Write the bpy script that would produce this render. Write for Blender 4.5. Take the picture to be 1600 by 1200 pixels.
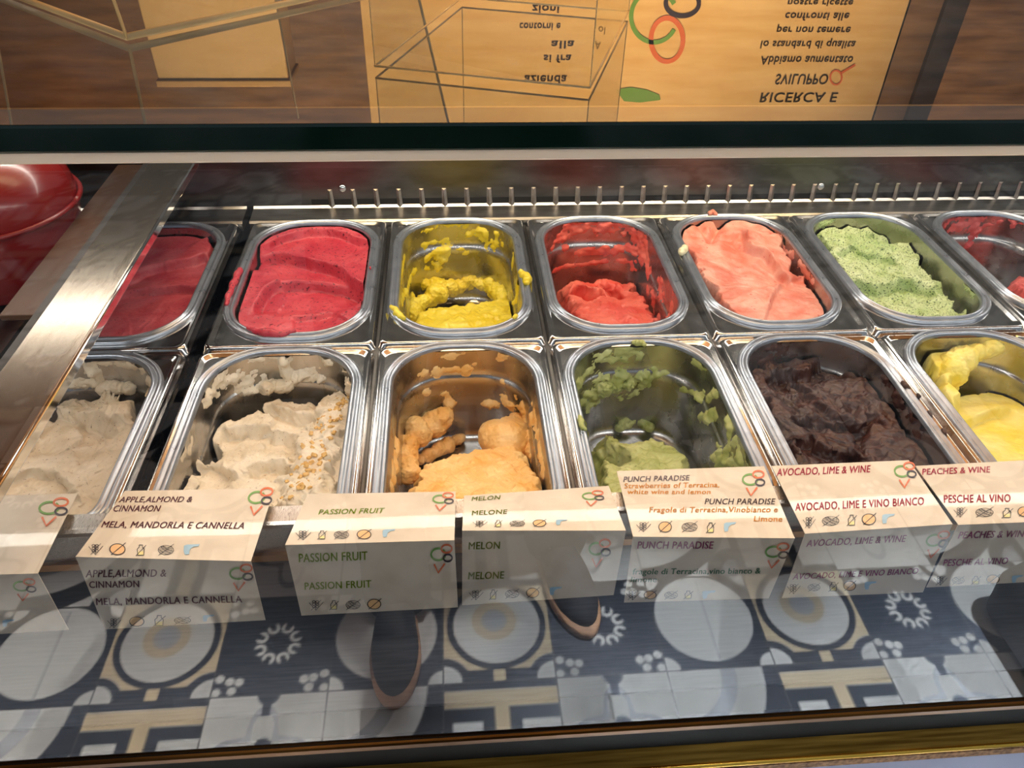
import bpy, bmesh, math, random
import numpy as np
from mathutils import Vector, Matrix, Euler

scene = bpy.context.scene
C = scene.collection
for o in list(bpy.data.objects):
    bpy.data.objects.remove(o)
random.seed(7)

# ------------------------------------------------------------------ camera, world, lights, exposure
Z0 = 0.785                                   # height of the pan rims above the floor (floor is z = 0)
PITCH, YAW, ROLL = 0.6793, 0.0938, 0.0289
CAM = np.array([-0.09824, -0.92848, 0.47542 + Z0])
FPX = 1200.0
cr = np.array([math.cos(YAW), -math.sin(YAW), 0.0])
cf = np.array([math.sin(YAW) * math.cos(PITCH), math.cos(YAW) * math.cos(PITCH), -math.sin(PITCH)])
cu = np.cross(cr, cf)
cr, cu = math.cos(ROLL) * cr + math.sin(ROLL) * cu, -math.sin(ROLL) * cr + math.cos(ROLL) * cu

cam_data = bpy.data.cameras.new('camera')
cam = bpy.data.objects.new('camera', cam_data)
C.objects.link(cam)
cam_data.sensor_width = 36.0
cam_data.lens = 36.0 * FPX / 1600.0
cam_data.clip_start = 0.02
cam.matrix_world = Matrix(((cr[0], cu[0], -cf[0], CAM[0]), (cr[1], cu[1], -cf[1], CAM[1]),
                           (cr[2], cu[2], -cf[2], CAM[2]), (0, 0, 0, 1)))
scene.camera = cam

scene.view_settings.view_transform = 'Standard'
scene.view_settings.look = 'None'
scene.view_settings.gamma = 1.0
scene.view_settings.use_curve_mapping = False
scene.view_settings.exposure = 0.0

world = bpy.data.worlds.new('world')
scene.world = world
world.use_nodes = True
world.node_tree.nodes['Background'].inputs[0].default_value = (0.72, 0.84, 1.0, 1)
world.node_tree.nodes['Background'].inputs[1].default_value = 0.34


def area(name, loc, target, sx, sy, power, col, spread=180):
    l = bpy.data.lights.new(name, 'AREA')
    l.shape = 'RECTANGLE'
    l.size, l.size_y = sx, sy
    l.energy = power
    l.color = col
    l.spread = math.radians(spread)
    o = bpy.data.objects.new(name, l)
    C.objects.link(o)
    o.location = loc
    d = Vector(target) - Vector(loc)
    o.rotation_euler = d.to_track_quat('-Z', 'Y').to_euler()
    return o


def spot(name, loc, target, power, col, ang, blend=0.5, rad=0.05):
    l = bpy.data.lights.new(name, 'SPOT')
    l.energy = power
    l.color = col
    l.spot_size = math.radians(ang)
    l.spot_blend = blend
    l.shadow_soft_size = rad
    o = bpy.data.objects.new(name, l)
    C.objects.link(o)
    o.location = loc
    d = Vector(target) - Vector(loc)
    o.rotation_euler = d.to_track_quat('-Z', 'Y').to_euler()
    return o


# strip of LEDs under the front edge of the top glass
area('led_strip_light', (0.25, -0.545, Z0 + 0.340), (0.25, -0.36, Z0), 2.6, 0.02, 3.2, (1.0, 0.96, 0.90), 170)
# second strip along the rear of the glass top
area('led_strip_light.001', (0.25, 0.020, Z0 + 0.343), (0.25, -0.22, Z0), 2.6, 0.02, 4.2, (1.0, 0.93, 0.82), 160)
# added unseen overhead lamps, narrow cones that brighten the mirrored floor tiles
for i_, (x_, p_, c_) in enumerate(((-0.78, 2.8, (1.0, 0.95, 0.90)), (-0.32, 3.6, (1.0, 0.96, 0.92)), (0.22, 6.6, (0.86, 0.93, 1.0)), (0.85, 7.2, (0.84, 0.92, 1.0)))):
    area('daylight' + ('.%03d' % i_ if i_ else ''), (x_ + 0.25, -0.90, 2.65), (x_, -0.96, 0.0), 0.12, 0.12, p_, c_, 17)
# warm ceiling spots on the board behind the counter
spot('board_spot_light', (-0.3, -0.25, 2.55), (-0.12, 0.58, Z0 + 0.50), 190.0, (1.0, 0.70, 0.36), 60, 0.8, 0.06)
spot('board_spot_light.001', (0.9, -0.25, 2.55), (0.45, 0.35, Z0 + 0.60), 150.0, (1.0, 0.70, 0.34), 46, 0.8, 0.06)
# added unseen warm fill on wall and ceiling, for the steel to mirror
area('wall_wash_light', (0.2, 0.75, 1.9), (0.2, 1.6, 2.75), 3.0, 0.2, 30.0, (1.0, 0.78, 0.55), 180)
area('ceiling_wash_light', (0.2, 0.70, 2.0), (0.2, 0.55, 2.8), 3.0, 0.2, 90.0, (1.0, 0.74, 0.50), 180)
# warm ceiling lamp above the case
area('ceiling_lamp_light', (0.2, 0.1, 2.6), (0.2, -0.3, 0.8), 1.6, 0.4, 10.0, (1.0, 0.78, 0.5), 180)


# ------------------------------------------------------------------ pixel <-> place helpers (image taken as 1600 x 1200)
def ray(px, py):
    return ((px - 800) / FPX) * cr - ((py - 600) / FPX) * cu + cf


def on_z(px, py, z):                          # z above the pan rims
    d = ray(px, py)
    return CAM + d * ((z + Z0 - CAM[2]) / d[2])


def on_plane(px, py, p0, n):
    d = ray(px, py)
    return CAM + d * (np.dot(p0 - CAM, n) / np.dot(d, n))


# ------------------------------------------------------------------ materials
MATS = {}


def new_mat(name):
    m = bpy.data.materials.new(name)
    m.use_nodes = True
    MATS[name] = m
    nt = m.node_tree
    return m, nt, nt.nodes['Principled BSDF']


def plain(name, col, rough=0.5, metal=0.0, spec=0.5, coat=0.0):
    m, nt, b = new_mat(name)
    b.inputs['Base Color'].default_value = (*col, 1)
    b.inputs['Roughness'].default_value = rough
    b.inputs['Metallic'].default_value = metal
    b.inputs['Specular IOR Level'].default_value = spec
    b.inputs['Coat Weight'].default_value = coat
    return m


def noisy(name, c1, c2, scale=40, rough=0.5, metal=0.0, stretch=(1, 1, 1), bump=0.0, bscale=None, r2=None, lo=0.35, hi=0.65, coat=0.0):
    m, nt, b = new_mat(name)
    N, L = nt.nodes, nt.links
    tc = N.new('ShaderNodeTexCoord')
    mp = N.new('ShaderNodeMapping')
    mp.inputs['Scale'].default_value = stretch
    L.new(tc.outputs['Object'], mp.inputs['Vector'])
    nz = N.new('ShaderNodeTexNoise')
    nz.inputs['Scale'].default_value = scale
    nz.inputs['Detail'].default_value = 5
    L.new(mp.outputs[0], nz.inputs['Vector'])
    rp = N.new('ShaderNodeValToRGB')
    rp.color_ramp.elements[0].position = lo
    rp.color_ramp.elements[1].position = hi
    rp.color_ramp.elements[0].color = (*c1, 1)
    rp.color_ramp.elements[1].color = (*c2, 1)
    L.new(nz.outputs['Fac'], rp.inputs[0])
    L.new(rp.outputs[0], b.inputs['Base Color'])
    b.inputs['Roughness'].default_value = rough
    if r2 is not None:
        mr = N.new('ShaderNodeMapRange')
        mr.inputs['To Min'].default_value = rough
        mr.inputs['To Max'].default_value = r2
        L.new(nz.outputs['Fac'], mr.inputs['Value'])
        L.new(mr.outputs[0], b.inputs['Roughness'])
    b.inputs['Metallic'].default_value = metal
    b.inputs['Coat Weight'].default_value = coat
    if bump:
        n2 = N.new('ShaderNodeTexNoise')
        n2.inputs['Scale'].default_value = bscale or scale * 3
        n2.inputs['Detail'].default_value = 6
        L.new(mp.outputs[0], n2.inputs['Vector'])
        bp = N.new('ShaderNodeBump')
        bp.inputs['Strength'].default_value = 1.0
        bp.inputs['Distance'].default_value = bump
        L.new(n2.outputs['Fac'], bp.inputs['Height'])
        L.new(bp.outputs[0], b.inputs['Normal'])
    return m


def gelato_mat(name, c1, c2, speck=None, speck_scale=350, speck_thr=0.68, rough=0.42, bump=0.0006, bscale=260, scale=30, sss=0.05):
    m, nt, b = new_mat(name)
    N, L = nt.nodes, nt.links
    tc = N.new('ShaderNodeTexCoord')
    nz = N.new('ShaderNodeTexNoise')
    nz.inputs['Scale'].default_value = scale
    nz.inputs['Detail'].default_value = 6
    L.new(tc.outputs['Object'], nz.inputs['Vector'])
    rp = N.new('ShaderNodeValToRGB')
    rp.color_ramp.elements[0].position = 0.36
    rp.color_ramp.elements[1].position = 0.64
    rp.color_ramp.elements[0].color = (*c1, 1)
    rp.color_ramp.elements[1].color = (*c2, 1)
    L.new(nz.outputs['Fac'], rp.inputs[0])
    col = rp.outputs[0]
    if speck:
        n3 = N.new('ShaderNodeTexNoise')
        n3.inputs['Scale'].default_value = speck_scale
        n3.inputs['Detail'].default_value = 2
        L.new(tc.outputs['Object'], n3.inputs['Vector'])
        mr = N.new('ShaderNodeMapRange')
        mr.inputs['From Min'].default_value = speck_thr
        mr.inputs['From Max'].default_value = speck_thr + 0.04
        L.new(n3.outputs['Fac'], mr.inputs['Value'])
        mx = N.new('ShaderNodeMix')
        mx.data_type = 'RGBA'
        L.new(mr.outputs[0], mx.inputs['Factor'])
        L.new(col, mx.inputs[6])
        mx.inputs[7].default_value = (*speck, 1)
        col = mx.outputs[2]
    L.new(col, b.inputs['Base Color'])
    b.inputs['Roughness'].default_value = rough
    b.inputs['Subsurface Weight'].default_value = sss
    b.inputs['Subsurface Radius'].default_value = (0.006, 0.004, 0.003)
    b.inputs['Subsurface Scale'].default_value = 0.6
    n2 = N.new('ShaderNodeTexNoise')
    n2.inputs['Scale'].default_value = bscale
    n2.inputs['Detail'].default_value = 6
    L.new(tc.outputs['Object'], n2.inputs['Vector'])
    bp = N.new('ShaderNodeBump')
    bp.inputs['Distance'].default_value = bump
    L.new(n2.outputs['Fac'], bp.inputs['Height'])
    L.new(bp.outputs[0], b.inputs['Normal'])
    return m


def glass_mat(name, tint, both=True, ior=1.52):
    """A pane: what passes is seen through, what Fresnel gives back is mirrored (both faces of the pane counted on its outer one)."""
    m = bpy.data.materials.new(name)
    m.use_nodes = True
    MATS[name] = m
    nt = m.node_tree
    N, L = nt.nodes, nt.links
    N.remove(N['Principled BSDF'])
    out = N['Material Output']
    fr = N.new('ShaderNodeFresnel')
    fr.inputs['IOR'].default_value = ior
    fac = fr.outputs[0]
    if both:                                   # 2R / (1 + R)
        a = N.new('ShaderNodeMath'); a.operation = 'ADD'; a.inputs[1].default_value = 1.0
        L.new(fac, a.inputs[0])
        d = N.new('ShaderNodeMath'); d.operation = 'DIVIDE'
        L.new(fac, d.inputs[0]); L.new(a.outputs[0], d.inputs[1])
        t = N.new('ShaderNodeMath'); t.operation = 'MULTIPLY'; t.inputs[1].default_value = 2.0; t.use_clamp = True
        L.new(d.outputs[0], t.inputs[0])
        fac = t.outputs[0]
    # seen from its back the outer face only lets pass (the node would take it for the inside of solid glass)
    g = N.new('ShaderNodeNewGeometry')
    inv = N.new('ShaderNodeMath'); inv.operation = 'SUBTRACT'; inv.inputs[0].default_value = 1.0
    L.new(g.outputs['Backfacing'], inv.inputs[1])
    k = N.new('ShaderNodeMath'); k.operation = 'MULTIPLY'
    L.new(fac, k.inputs[0]); L.new(inv.outputs[0], k.inputs[1])
    tr = N.new('ShaderNodeBsdfTransparent')
    tr.inputs[0].default_value = (*tint, 1)
    gl = N.new('ShaderNodeBsdfGlossy')
    gl.inputs['Roughness'].default_value = 0.0
    gl.inputs['Color'].default_value = (1, 1, 1, 1)
    mx = N.new('ShaderNodeMixShader')
    L.new(k.outputs[0], mx.inputs[0]); L.new(tr.outputs[0], mx.inputs[1]); L.new(gl.outputs[0], mx.inputs[2])
    L.new(mx.outputs[0], out.inputs[0])
    return m


def clear_mat(name, tint):
    m = bpy.data.materials.new(name)
    m.use_nodes = True
    MATS[name] = m
    nt = m.node_tree
    nt.nodes.remove(nt.nodes['Principled BSDF'])
    tr = nt.nodes.new('ShaderNodeBsdfTransparent')
    tr.inputs[0].default_value = (*tint, 1)
    nt.links.new(tr.outputs[0], nt.nodes['Material Output'].inputs[0])
    return m


def emit_mat(name, col, s):
    m, nt, b = new_mat(name)
    b.inputs['Base Color'].default_value = (0, 0, 0, 1)
    b.inputs['Emission Color'].default_value = (*col, 1)
    b.inputs['Emission Strength'].default_value = s
    return m


def srgb(r, g, b):
    f = lambda v: (v / 255 / 12.92) if v / 255 <= 0.04045 else ((v / 255 + 0.055) / 1.055) ** 2.4
    return (f(r), f(g), f(b))


steel = noisy('steel', (0.50, 0.49, 0.48), (0.60, 0.59, 0.58), 60, 0.09, 1.0, (1, 1, 1), r2=0.18)
steel_rim = noisy('rim_steel', (0.33, 0.37, 0.43), (0.42, 0.46, 0.52), 60, 0.24, 0.75, r2=0.34)  # blue of mirrored daylight put into the rim colour
steel_in = noisy('pan_steel', (0.42, 0.41, 0.40), (0.52, 0.51, 0.50), 40, 0.20, 1.0, r2=0.34)
steel_brushed = noisy('brushed_steel', (0.42, 0.40, 0.38), (0.66, 0.64, 0.61), 90, 0.18, 1.0, (40, 0.5, 40), r2=0.42, bump=0.00006, bscale=160)
steel_dark = noisy('dark_steel', (0.10, 0.097, 0.09), (0.17, 0.165, 0.155), 14, 0.30, 1.0, (1, 1, 3), r2=0.45)
steel_mirror = plain('polished_steel', (0.72, 0.72, 0.72), 0.07, 1.0)
apron_steel = noisy('apron_steel', (0.05, 0.055, 0.065), (0.075, 0.08, 0.09), 30, 0.5, 0.0, (1, 20, 20), r2=0.6)
black_plastic = plain('black_plastic', (0.012, 0.011, 0.010), 0.45)
black_gloss = plain('black_gloss', (0.003, 0.003, 0.003), 0.6, spec=0.08)
brass = noisy('brass', srgb(112, 80, 28), srgb(172, 132, 58), 30, 0.22, 1.0, (0.4, 8, 8), r2=0.42)
brass_bright = plain('polished_brass', srgb(240, 190, 80), 0.18, 1.0)
copper_strip = plain('copper_strip', srgb(205, 150, 90), 0.28, 1.0)
cork = noisy('cork', srgb(120, 80, 50), srgb(190, 140, 95), 240, 0.8)
lilac_panel = plain('lilac_panel', srgb(170, 172, 205), 0.5)
card_paper = noisy('card_paper', srgb(204, 186, 160), srgb(226, 211, 188), 26, 0.30, 0, lo=0.22, hi=0.55, coat=0.25, bump=0.0006, bscale=40)
green_edge = plain('green_glass_edge', (0.002, 0.020, 0.012), 0.10)
bevel_glass, _nt, _b = new_mat('polished_glass_bevel')
_tl = _nt.nodes.new('ShaderNodeBsdfTranslucent'); _tl.inputs[0].default_value = (0.95, 0.95, 0.92, 1)
_mx = _nt.nodes.new('ShaderNodeMixShader'); _mx.inputs[0].default_value = 0.6
_b.inputs['Base Color'].default_value = (0.8, 0.8, 0.77, 1); _b.inputs['Roughness'].default_value = 0.2
_nt.links.new(_b.outputs[0], _mx.inputs[1]); _nt.links.new(_tl.outputs[0], _mx.inputs[2]); _nt.links.new(_mx.outputs[0], _nt.nodes['Material Output'].inputs[0])
front_glass_mat = glass_mat('front_glass', (0.98, 0.98, 0.975))
top_glass_mat = glass_mat('top_glass', (0.92, 0.93, 0.90))
clear_face = clear_mat('clear_face', (0.985, 0.99, 0.985))
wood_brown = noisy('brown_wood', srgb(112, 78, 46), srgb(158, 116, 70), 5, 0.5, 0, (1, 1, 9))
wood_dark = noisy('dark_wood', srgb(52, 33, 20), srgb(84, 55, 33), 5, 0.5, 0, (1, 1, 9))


# ------------------------------------------------------------------ mesh helpers
def tag(o, label=None, cat=None, group=None, kind=None):
    if label: o['label'] = label
    if cat: o['category'] = cat
    if group: o['group'] = group
    if kind: o['kind'] = kind
    return o


def empty(name, loc, label, cat, group=None, kind=None):
    o = bpy.data.objects.new(name, None)
    C.objects.link(o)
    o.location = loc
    o.empty_display_size = 0.05
    return tag(o, label, cat, group, kind)


def obj(name, verts, faces, mats, parent=None, fmat=None, smooth=False, loc=None):
    me = bpy.data.meshes.new(name)
    me.from_pydata([tuple(v) for v in verts], [], [tuple(f) for f in faces])
    if not isinstance(mats, (list, tuple)): mats = [mats]
    for m in mats: me.materials.append(m)
    if fmat is not None: me.polygons.foreach_set('material_index', fmat)
    if smooth: me.polygons.foreach_set('use_smooth', [True] * len(me.polygons))
    me.update()
    o = bpy.data.objects.new(name, me)
    C.objects.link(o)
    if parent is not None: o.parent = parent
    if loc is not None: o.location = loc
    return o


class MB:
    """Collects shapes for one mesh."""
    def __init__(s): s.v, s.f, s.m = [], [], []

    def add(s, v, f, m=0):
        n = len(s.v)
        s.v += [tuple(x) for x in v]
        s.f += [tuple(i + n for i in q) for q in f]
        s.m += [m] * len(f)

    def box(s, a, b, m=0):
        (x0, y0, z0), (x1, y1, z1) = a, b
        v = [(x0, y0, z0), (x1, y0, z0), (x1, y1, z0), (x0, y1, z0), (x0, y0, z1), (x1, y0, z1), (x1, y1, z1), (x0, y1, z1)]
        s.add(v, [(3, 2, 1, 0), (4, 5, 6, 7), (0, 1, 5, 4), (1, 2, 6, 5), (2, 3, 7, 6), (3, 0, 4, 7)], m)

    def tube(s, pts, r, n=10, m=0):
        pts = [Vector(p) for p in pts]
        rs = r if isinstance(r, (list, tuple)) else [r] * len(pts)
        V, F = [], []
        for i, p in enumerate(pts):
            d = (pts[min(i + 1, len(pts) - 1)] - pts[max(i - 1, 0)]).normalized()
            a = d.cross(Vector((0, 0, 1)) if abs(d.z) < 0.9 else Vector((1, 0, 0))).normalized()
            b = d.cross(a)
            for k in range(n):
                t = 2 * math.pi * k / n
                V.append(p + (a * math.cos(t) + b * math.sin(t)) * rs[i])
        for i in range(len(pts) - 1):
            for k in range(n):
                F.append((i * n + k, i * n + (k + 1) % n, (i + 1) * n + (k + 1) % n, (i + 1) * n + k))
        F.append(tuple(range(n))[::-1]); F.append(tuple(range((len(pts) - 1) * n, len(pts) * n)))
        s.add(V, F, m)

    def prism(s, prof, x0, x1, m=0):           # profile in (y, z) extruded along x
        n = len(prof)
        V = [(x0, y, z) for y, z in prof] + [(x1, y, z) for y, z in prof]
        F = [(i, (i + 1) % n, n + (i + 1) % n, n + i) for i in range(n)] + [tuple(range(n))[::-1], tuple(range(n, 2 * n))]
        s.add(V, F, m)

    def build(s, name, mats, parent=None, smooth=False, loc=None, bevel=0.0):
        o = obj(name, s.v, s.f, mats, parent, s.m, smooth, loc)
        bm = bmesh.new(); bm.from_mesh(o.data)
        bmesh.ops.recalc_face_normals(bm, faces=bm.faces)
        bm.to_mesh(o.data); bm.free()
        if bevel:
            md = o.modifiers.new('bevel', 'BEVEL'); md.width = bevel; md.segments = 3; md.limit_method = 'ANGLE'
        return o


# ---- noise
def _hash(ix, iy, seed):
    h = (ix.astype(np.int64) * 374761393 + iy.astype(np.int64) * 668265263 + seed * 974711) & 0x7fffffff
    h = ((h ^ (h >> 13)) * 1274126177) & 0x7fffffff
    return ((h ^ (h >> 16)) & 0xffff) / 65535.0


def vnoise(x, y, seed=0):
    ix, iy = np.floor(x), np.floor(y)
    fx, fy = x - ix, y - iy
    fx, fy = fx * fx * fx * (fx * (fx * 6 - 15) + 10), fy * fy * fy * (fy * (fy * 6 - 15) + 10)
    a, b = _hash(ix, iy, seed), _hash(ix + 1, iy, seed)
    c, d = _hash(ix, iy + 1, seed), _hash(ix + 1, iy + 1, seed)
    return (a * (1 - fx) + b * fx) * (1 - fy) + (c * (1 - fx) + d * fx) * fy - 0.5


def fbm(x, y, seed=0, oct=4, gain=0.5):
    s, a, f = 0, 1.0, 1.0
    for i in range(oct):
        s = s + a * vnoise(x * f + 17.3 * i, y * f - 9.1 * i, seed + i)
        a *= gain; f *= 2.03
    return s


def ridged(x, y, seed=0, oct=4):
    s, a, f = 0, 1.0, 1.0
    for i in range(oct):
        s = s + a * (0.5 - np.abs(vnoise(x * f + 5.7 * i, y * f + 3.1 * i, seed + i)) * 2)
        a *= 0.5; f *= 2.1
    return s


def sstep(a, b, x):
    t = np.clip((x - a) / (b - a), 0, 1)
    return t * t * (3 - 2 * t)


def poly_sd(X, Y, poly):
    """signed distance, positive inside"""
    P = np.array(poly, float)
    d = np.full(X.shape, 1e9)
    ins = np.zeros(X.shape, bool)
    for i in range(len(P)):
        a, b = P[i], P[(i + 1) % len(P)]
        e = b - a
        t = np.clip(((X - a[0]) * e[0] + (Y - a[1]) * e[1]) / (e @ e + 1e-12), 0, 1)
        d = np.minimum(d, np.hypot(X - a[0] - t * e[0], Y - a[1] - t * e[1]))
        c = ((a[1] > Y) != (b[1] > Y)) & (X < (b[0] - a[0]) * (Y - a[1]) / (b[1] - a[1] + 1e-15) + a[0])
        ins ^= c
    return np.where(ins, d, -d)


def line_d(X, Y, pts):
    """distance to a polyline, side (+ to the left of its direction) and place along it 0..1"""
    P = np.array(pts, float)
    best = np.full(X.shape, 1e9); side = np.zeros(X.shape); along = np.zeros(X.shape)
    L = np.concatenate([[0], np.cumsum(np.hypot(*np.diff(P, axis=0).T))])
    for i in range(len(P) - 1):
        a, b = P[i], P[i + 1]
        e = b - a
        l2 = e @ e + 1e-12
        t = np.clip(((X - a[0]) * e[0] + (Y - a[1]) * e[1]) / l2, 0, 1)
        dx, dy = X - a[0] - t * e[0], Y - a[1] - t * e[1]
        d = np.hypot(dx, dy)
        m = d < best
        best = np.where(m, d, best)
        side = np.where(m, np.sign(e[0] * (Y - a[1]) - e[1] * (X - a[0])), side)
        along = np.where(m, (L[i] + t * (L[i + 1] - L[i])) / L[-1], along)
    return best, side, along


def smooth_line(pts, n=6):
    """Catmull-Rom through the points"""
    P = [np.array(p, float) for p in pts]
    if len(P) < 3: return pts
    P = [2 * P[0] - P[1]] + P + [2 * P[-1] - P[-2]]
    out = []
    for i in range(1, len(P) - 2):
        for k in range(n):
            t = k / n
            a, b, c, d = P[i - 1], P[i], P[i + 1], P[i + 2]
            out.append(0.5 * (2 * b + (c - a) * t + (2 * a - 5 * b + 4 * c - d) * t * t + (3 * b - a - 3 * c + d) * t ** 3))
    out.append(P[-2])
    return out


# ------------------------------------------------------------------ the setting: floor of patterned tiles, walls, ceiling
SNOW, DISC, ARC, MAZE, QUAT, WAVE = range(6)
navy, white_t, grey_t, tan_t = np.array(srgb(30, 36, 48)), np.array(srgb(222, 222, 218)), np.array(srgb(150, 152, 156)), np.array(srgb(190, 172, 142))


def tile_rgb(kind, u, v):                       # u, v in 0..1, v grows away from the case
    x, y = u - 0.5, v - 0.5
    r = np.hypot(x, y); a = np.arctan2(y, x)
    e = 0.012

    def lay(base, mask, col): return base * (1 - mask[..., None]) + np.array(col) * mask[..., None]
    def disc(cx, cy, rad): return 1 - sstep(rad - e, rad + e, np.hypot(x - cx, y - cy))
    def ring(cx, cy, r0, r1): return disc(cx, cy, r1) * (1 - disc(cx, cy, r0))
    def rect(x0, x1, y0, y1): return sstep(x0 - e, x0 + e, x) * (1 - sstep(x1 - e, x1 + e, x)) * sstep(y0 - e, y0 + e, y) * (1 - sstep(y1 - e, y1 + e, y))
    o = np.ones(u.shape + (3,))
    if kind == SNOW:
        o = o * navy
        for k in range(8):
            t = k * math.pi / 4 + math.pi / 8
            o = lay(o, ring(0.165 * math.cos(t), 0.165 * math.sin(t), 0.026, 0.056) * (1 - disc(0.205 * math.cos(t), 0.205 * math.sin(t), 0.034)), white_t)
        for sx in (-1, 1):
            for sy in (-1, 1):
                for (dx, dy) in ((0.33, 0.45), (0.45, 0.33), (0.36, 0.36), (0.46, 0.46), (0.28, 0.37)):
                    o = lay(o, disc(sx * dx, sy * dy, 0.036), white_t)
    elif kind == DISC:
        o = o * navy
        o = lay(o, disc(-0.02, 0.04, 0.46), white_t)
        o = lay(o, rect(0.0, 0.02, -0.42, 0.45) + 0 * r, grey_t)
        for sx in (-1, 1):
            o = lay(o, disc(sx * 0.5, -0.5, 0.13), white_t)
            o = lay(o, disc(sx * 0.5, 0.5, 0.13), white_t)
    elif kind == ARC:
        o = o * tan_t
        o = lay(o, ring(0, 0.08, 0.40, 0.47), navy)
        o = lay(o, disc(0, 0.08, 0.40), white_t * 0.92)
        o = lay(o, disc(-0.02, 0.12, 0.21), tan_t)
        o = lay(o, disc(-0.02, 0.12, 0.12), grey_t)
        for sx in (-1, 1):
            o = lay(o, disc(sx * 0.5, -0.5, 0.25), white_t)
            o = lay(o, ring(sx * 0.5, -0.5, 0.17, 0.25), navy)
            o = lay(o, rect(0.05 if sx > 0 else -0.33, 0.33 if sx > 0 else -0.05, -0.5, -0.38), navy)
    elif kind == MAZE:
        o = o * white_t
        o = lay(o, rect(-0.6, 0.6, 0.42, 0.6), navy)
        o = lay(o, rect(-0.6, 0.6, 0.27, 0.42), tan_t)
        o = lay(o, rect(-0.6, 0.6, 0.14, 0.27), navy)
        o = lay(o, rect(-0.17, 0.17, -0.6, 0.20), navy)
        o = lay(o, rect(-0.06, 0.06, -0.6, 0.30), tan_t)
        o = lay(o, rect(-0.6, -0.42, -0.6, 0.20), navy)
        o = lay(o, rect(-0.6, 0.6, -0.6, -0.42), navy)
    elif kind == QUAT:
        o = o * white_t
        q = 0.30 + 0.10 * np.cos(4 * a)
        o = lay(o, (1 - sstep(q - e, q + e, r)) * sstep(q - 0.07 - e, q - 0.07 + e, r), grey_t)
        o = lay(o, disc(0.02, 0.05, 0.075), navy)
        o = lay(o, disc(0, 0.5, 0.10), navy)
        o = lay(o, rect(-0.04, 0.04, 0.3, 0.5), navy)
    else:
        o = o * white_t
        o = lay(o, ring(-0.5, 0.5, 0.48, 0.62), grey_t)
        o = lay(o, ring(-0.5, 0.5, 0.86, 1.08), navy)
        o = lay(o, disc(0.5, -0.5, 0.34), navy)
        o = lay(o, disc(0.5, -0.5, 0.20), grey_t)
    g = np.minimum(np.minimum(u, 1 - u), np.minimum(v, 1 - v))
    o = lay(o, 1 - sstep(0.004, 0.014, g), np.array(srgb(60, 60, 62)))
    return o


def build_floor():
    rows = [(SNOW, DISC, ARC), (QUAT, WAVE, MAZE)]
    TX0, TY0 = -0.536, -1.04                   # corner of the snowflake tile
    n = 64
    V, F, COL = [], [], []
    base = 0
    for ty in range(-14, 12):
        for tx in range(-12, 16):
            near = (-4 <= ty <= 2) and (-3 <= tx <= 8)
            k = n if near else 10
            kind = rows[(ty + 1) % 2][tx % 3] if ty >= -4 else rows[(ty + 1) % 2][(tx + ty) % 3]
            g = np.linspace(0, 1, k + 1)
            U, W = np.meshgrid(g, g)
            X = TX0 + 0.2 * (tx + U); Y = TY0 - 0.2 * (W + (-1 - ty))
            c = tile_rgb(kind, U, W)
            V.append(np.stack([X, Y, np.zeros_like(X)], -1).reshape(-1, 3)); COL.append(c.reshape(-1, 3))
            i = np.arange(k * (k + 1)).reshape(k, k + 1)[:, :k].reshape(-1) + base
            F.append(np.stack([i, i + k + 1, i + k + 2, i + 1], -1))
            base += (k + 1) ** 2
    V, F, COL = np.concatenate(V), np.concatenate(F), np.concatenate(COL)
    me = bpy.data.meshes.new('floor')
    me.vertices.add(len(V)); me.vertices.foreach_set('co', V.reshape(-1))
    me.loops.add(F.size); me.loops.foreach_set('vertex_index', F.reshape(-1).astype(np.int32))
    me.polygons.add(len(F)); me.polygons.foreach_set('loop_start', np.arange(0, F.size, 4, dtype=np.int32))
    me.update(calc_edges=True)
    at = me.color_attributes.new('tile_glaze', 'FLOAT_COLOR', 'POINT')
    at.data.foreach_set('color', np.concatenate([COL, np.ones((len(COL), 1))], 1).reshape(-1).astype(np.float32))
    m, nt, b = new_mat('patterned_tile')
    vc = nt.nodes.new('ShaderNodeVertexColor'); vc.layer_name = 'tile_glaze'
    nz = nt.nodes.new('ShaderNodeTexNoise'); nz.inputs['Scale'].default_value = 9
    mr = nt.nodes.new('ShaderNodeMapRange'); mr.inputs['To Min'].default_value = 0.75; mr.inputs['To Max'].default_value = 1.1
    mu = nt.nodes.new('ShaderNodeVectorMath'); mu.operation = 'SCALE'
    nt.links.new(nz.outputs['Fac'], mr.inputs['Value'])
    nt.links.new(vc.outputs[0], mu.inputs[0]); nt.links.new(mr.outputs[0], mu.inputs['Scale'])
    nt.links.new(mu.outputs[0], b.inputs['Base Color'])
    b.inputs['Roughness'].default_value = 0.45
    me.materials.append(m)
    o = bpy.data.objects.new('floor', me); C.objects.link(o)
    tag(o, kind='structure', label='floor of black, white and tan patterned cement tiles', cat='floor')


build_floor()
mb = MB(); mb.box((-2.94, 1.6, 0), (2.66, 1.7, 2.9)); tag(mb.build('wall_back', wood_brown), kind='structure', label='brown wooden wall behind the counter', cat='wall')
mb = MB(); mb.box((-3.04, -3.6, 0), (-2.94, 1.7, 2.9)); tag(mb.build('wall_left', wood_brown), kind='structure', label='brown side wall of the shop', cat='wall')
mb = MB(); mb.box((-3.04, -0.9, 2.8), (2.76, 1.7, 2.9)); tag(mb.build('ceiling', wood_brown), kind='structure', label='brown boarded ceiling over the counter', cat='ceiling')

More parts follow.
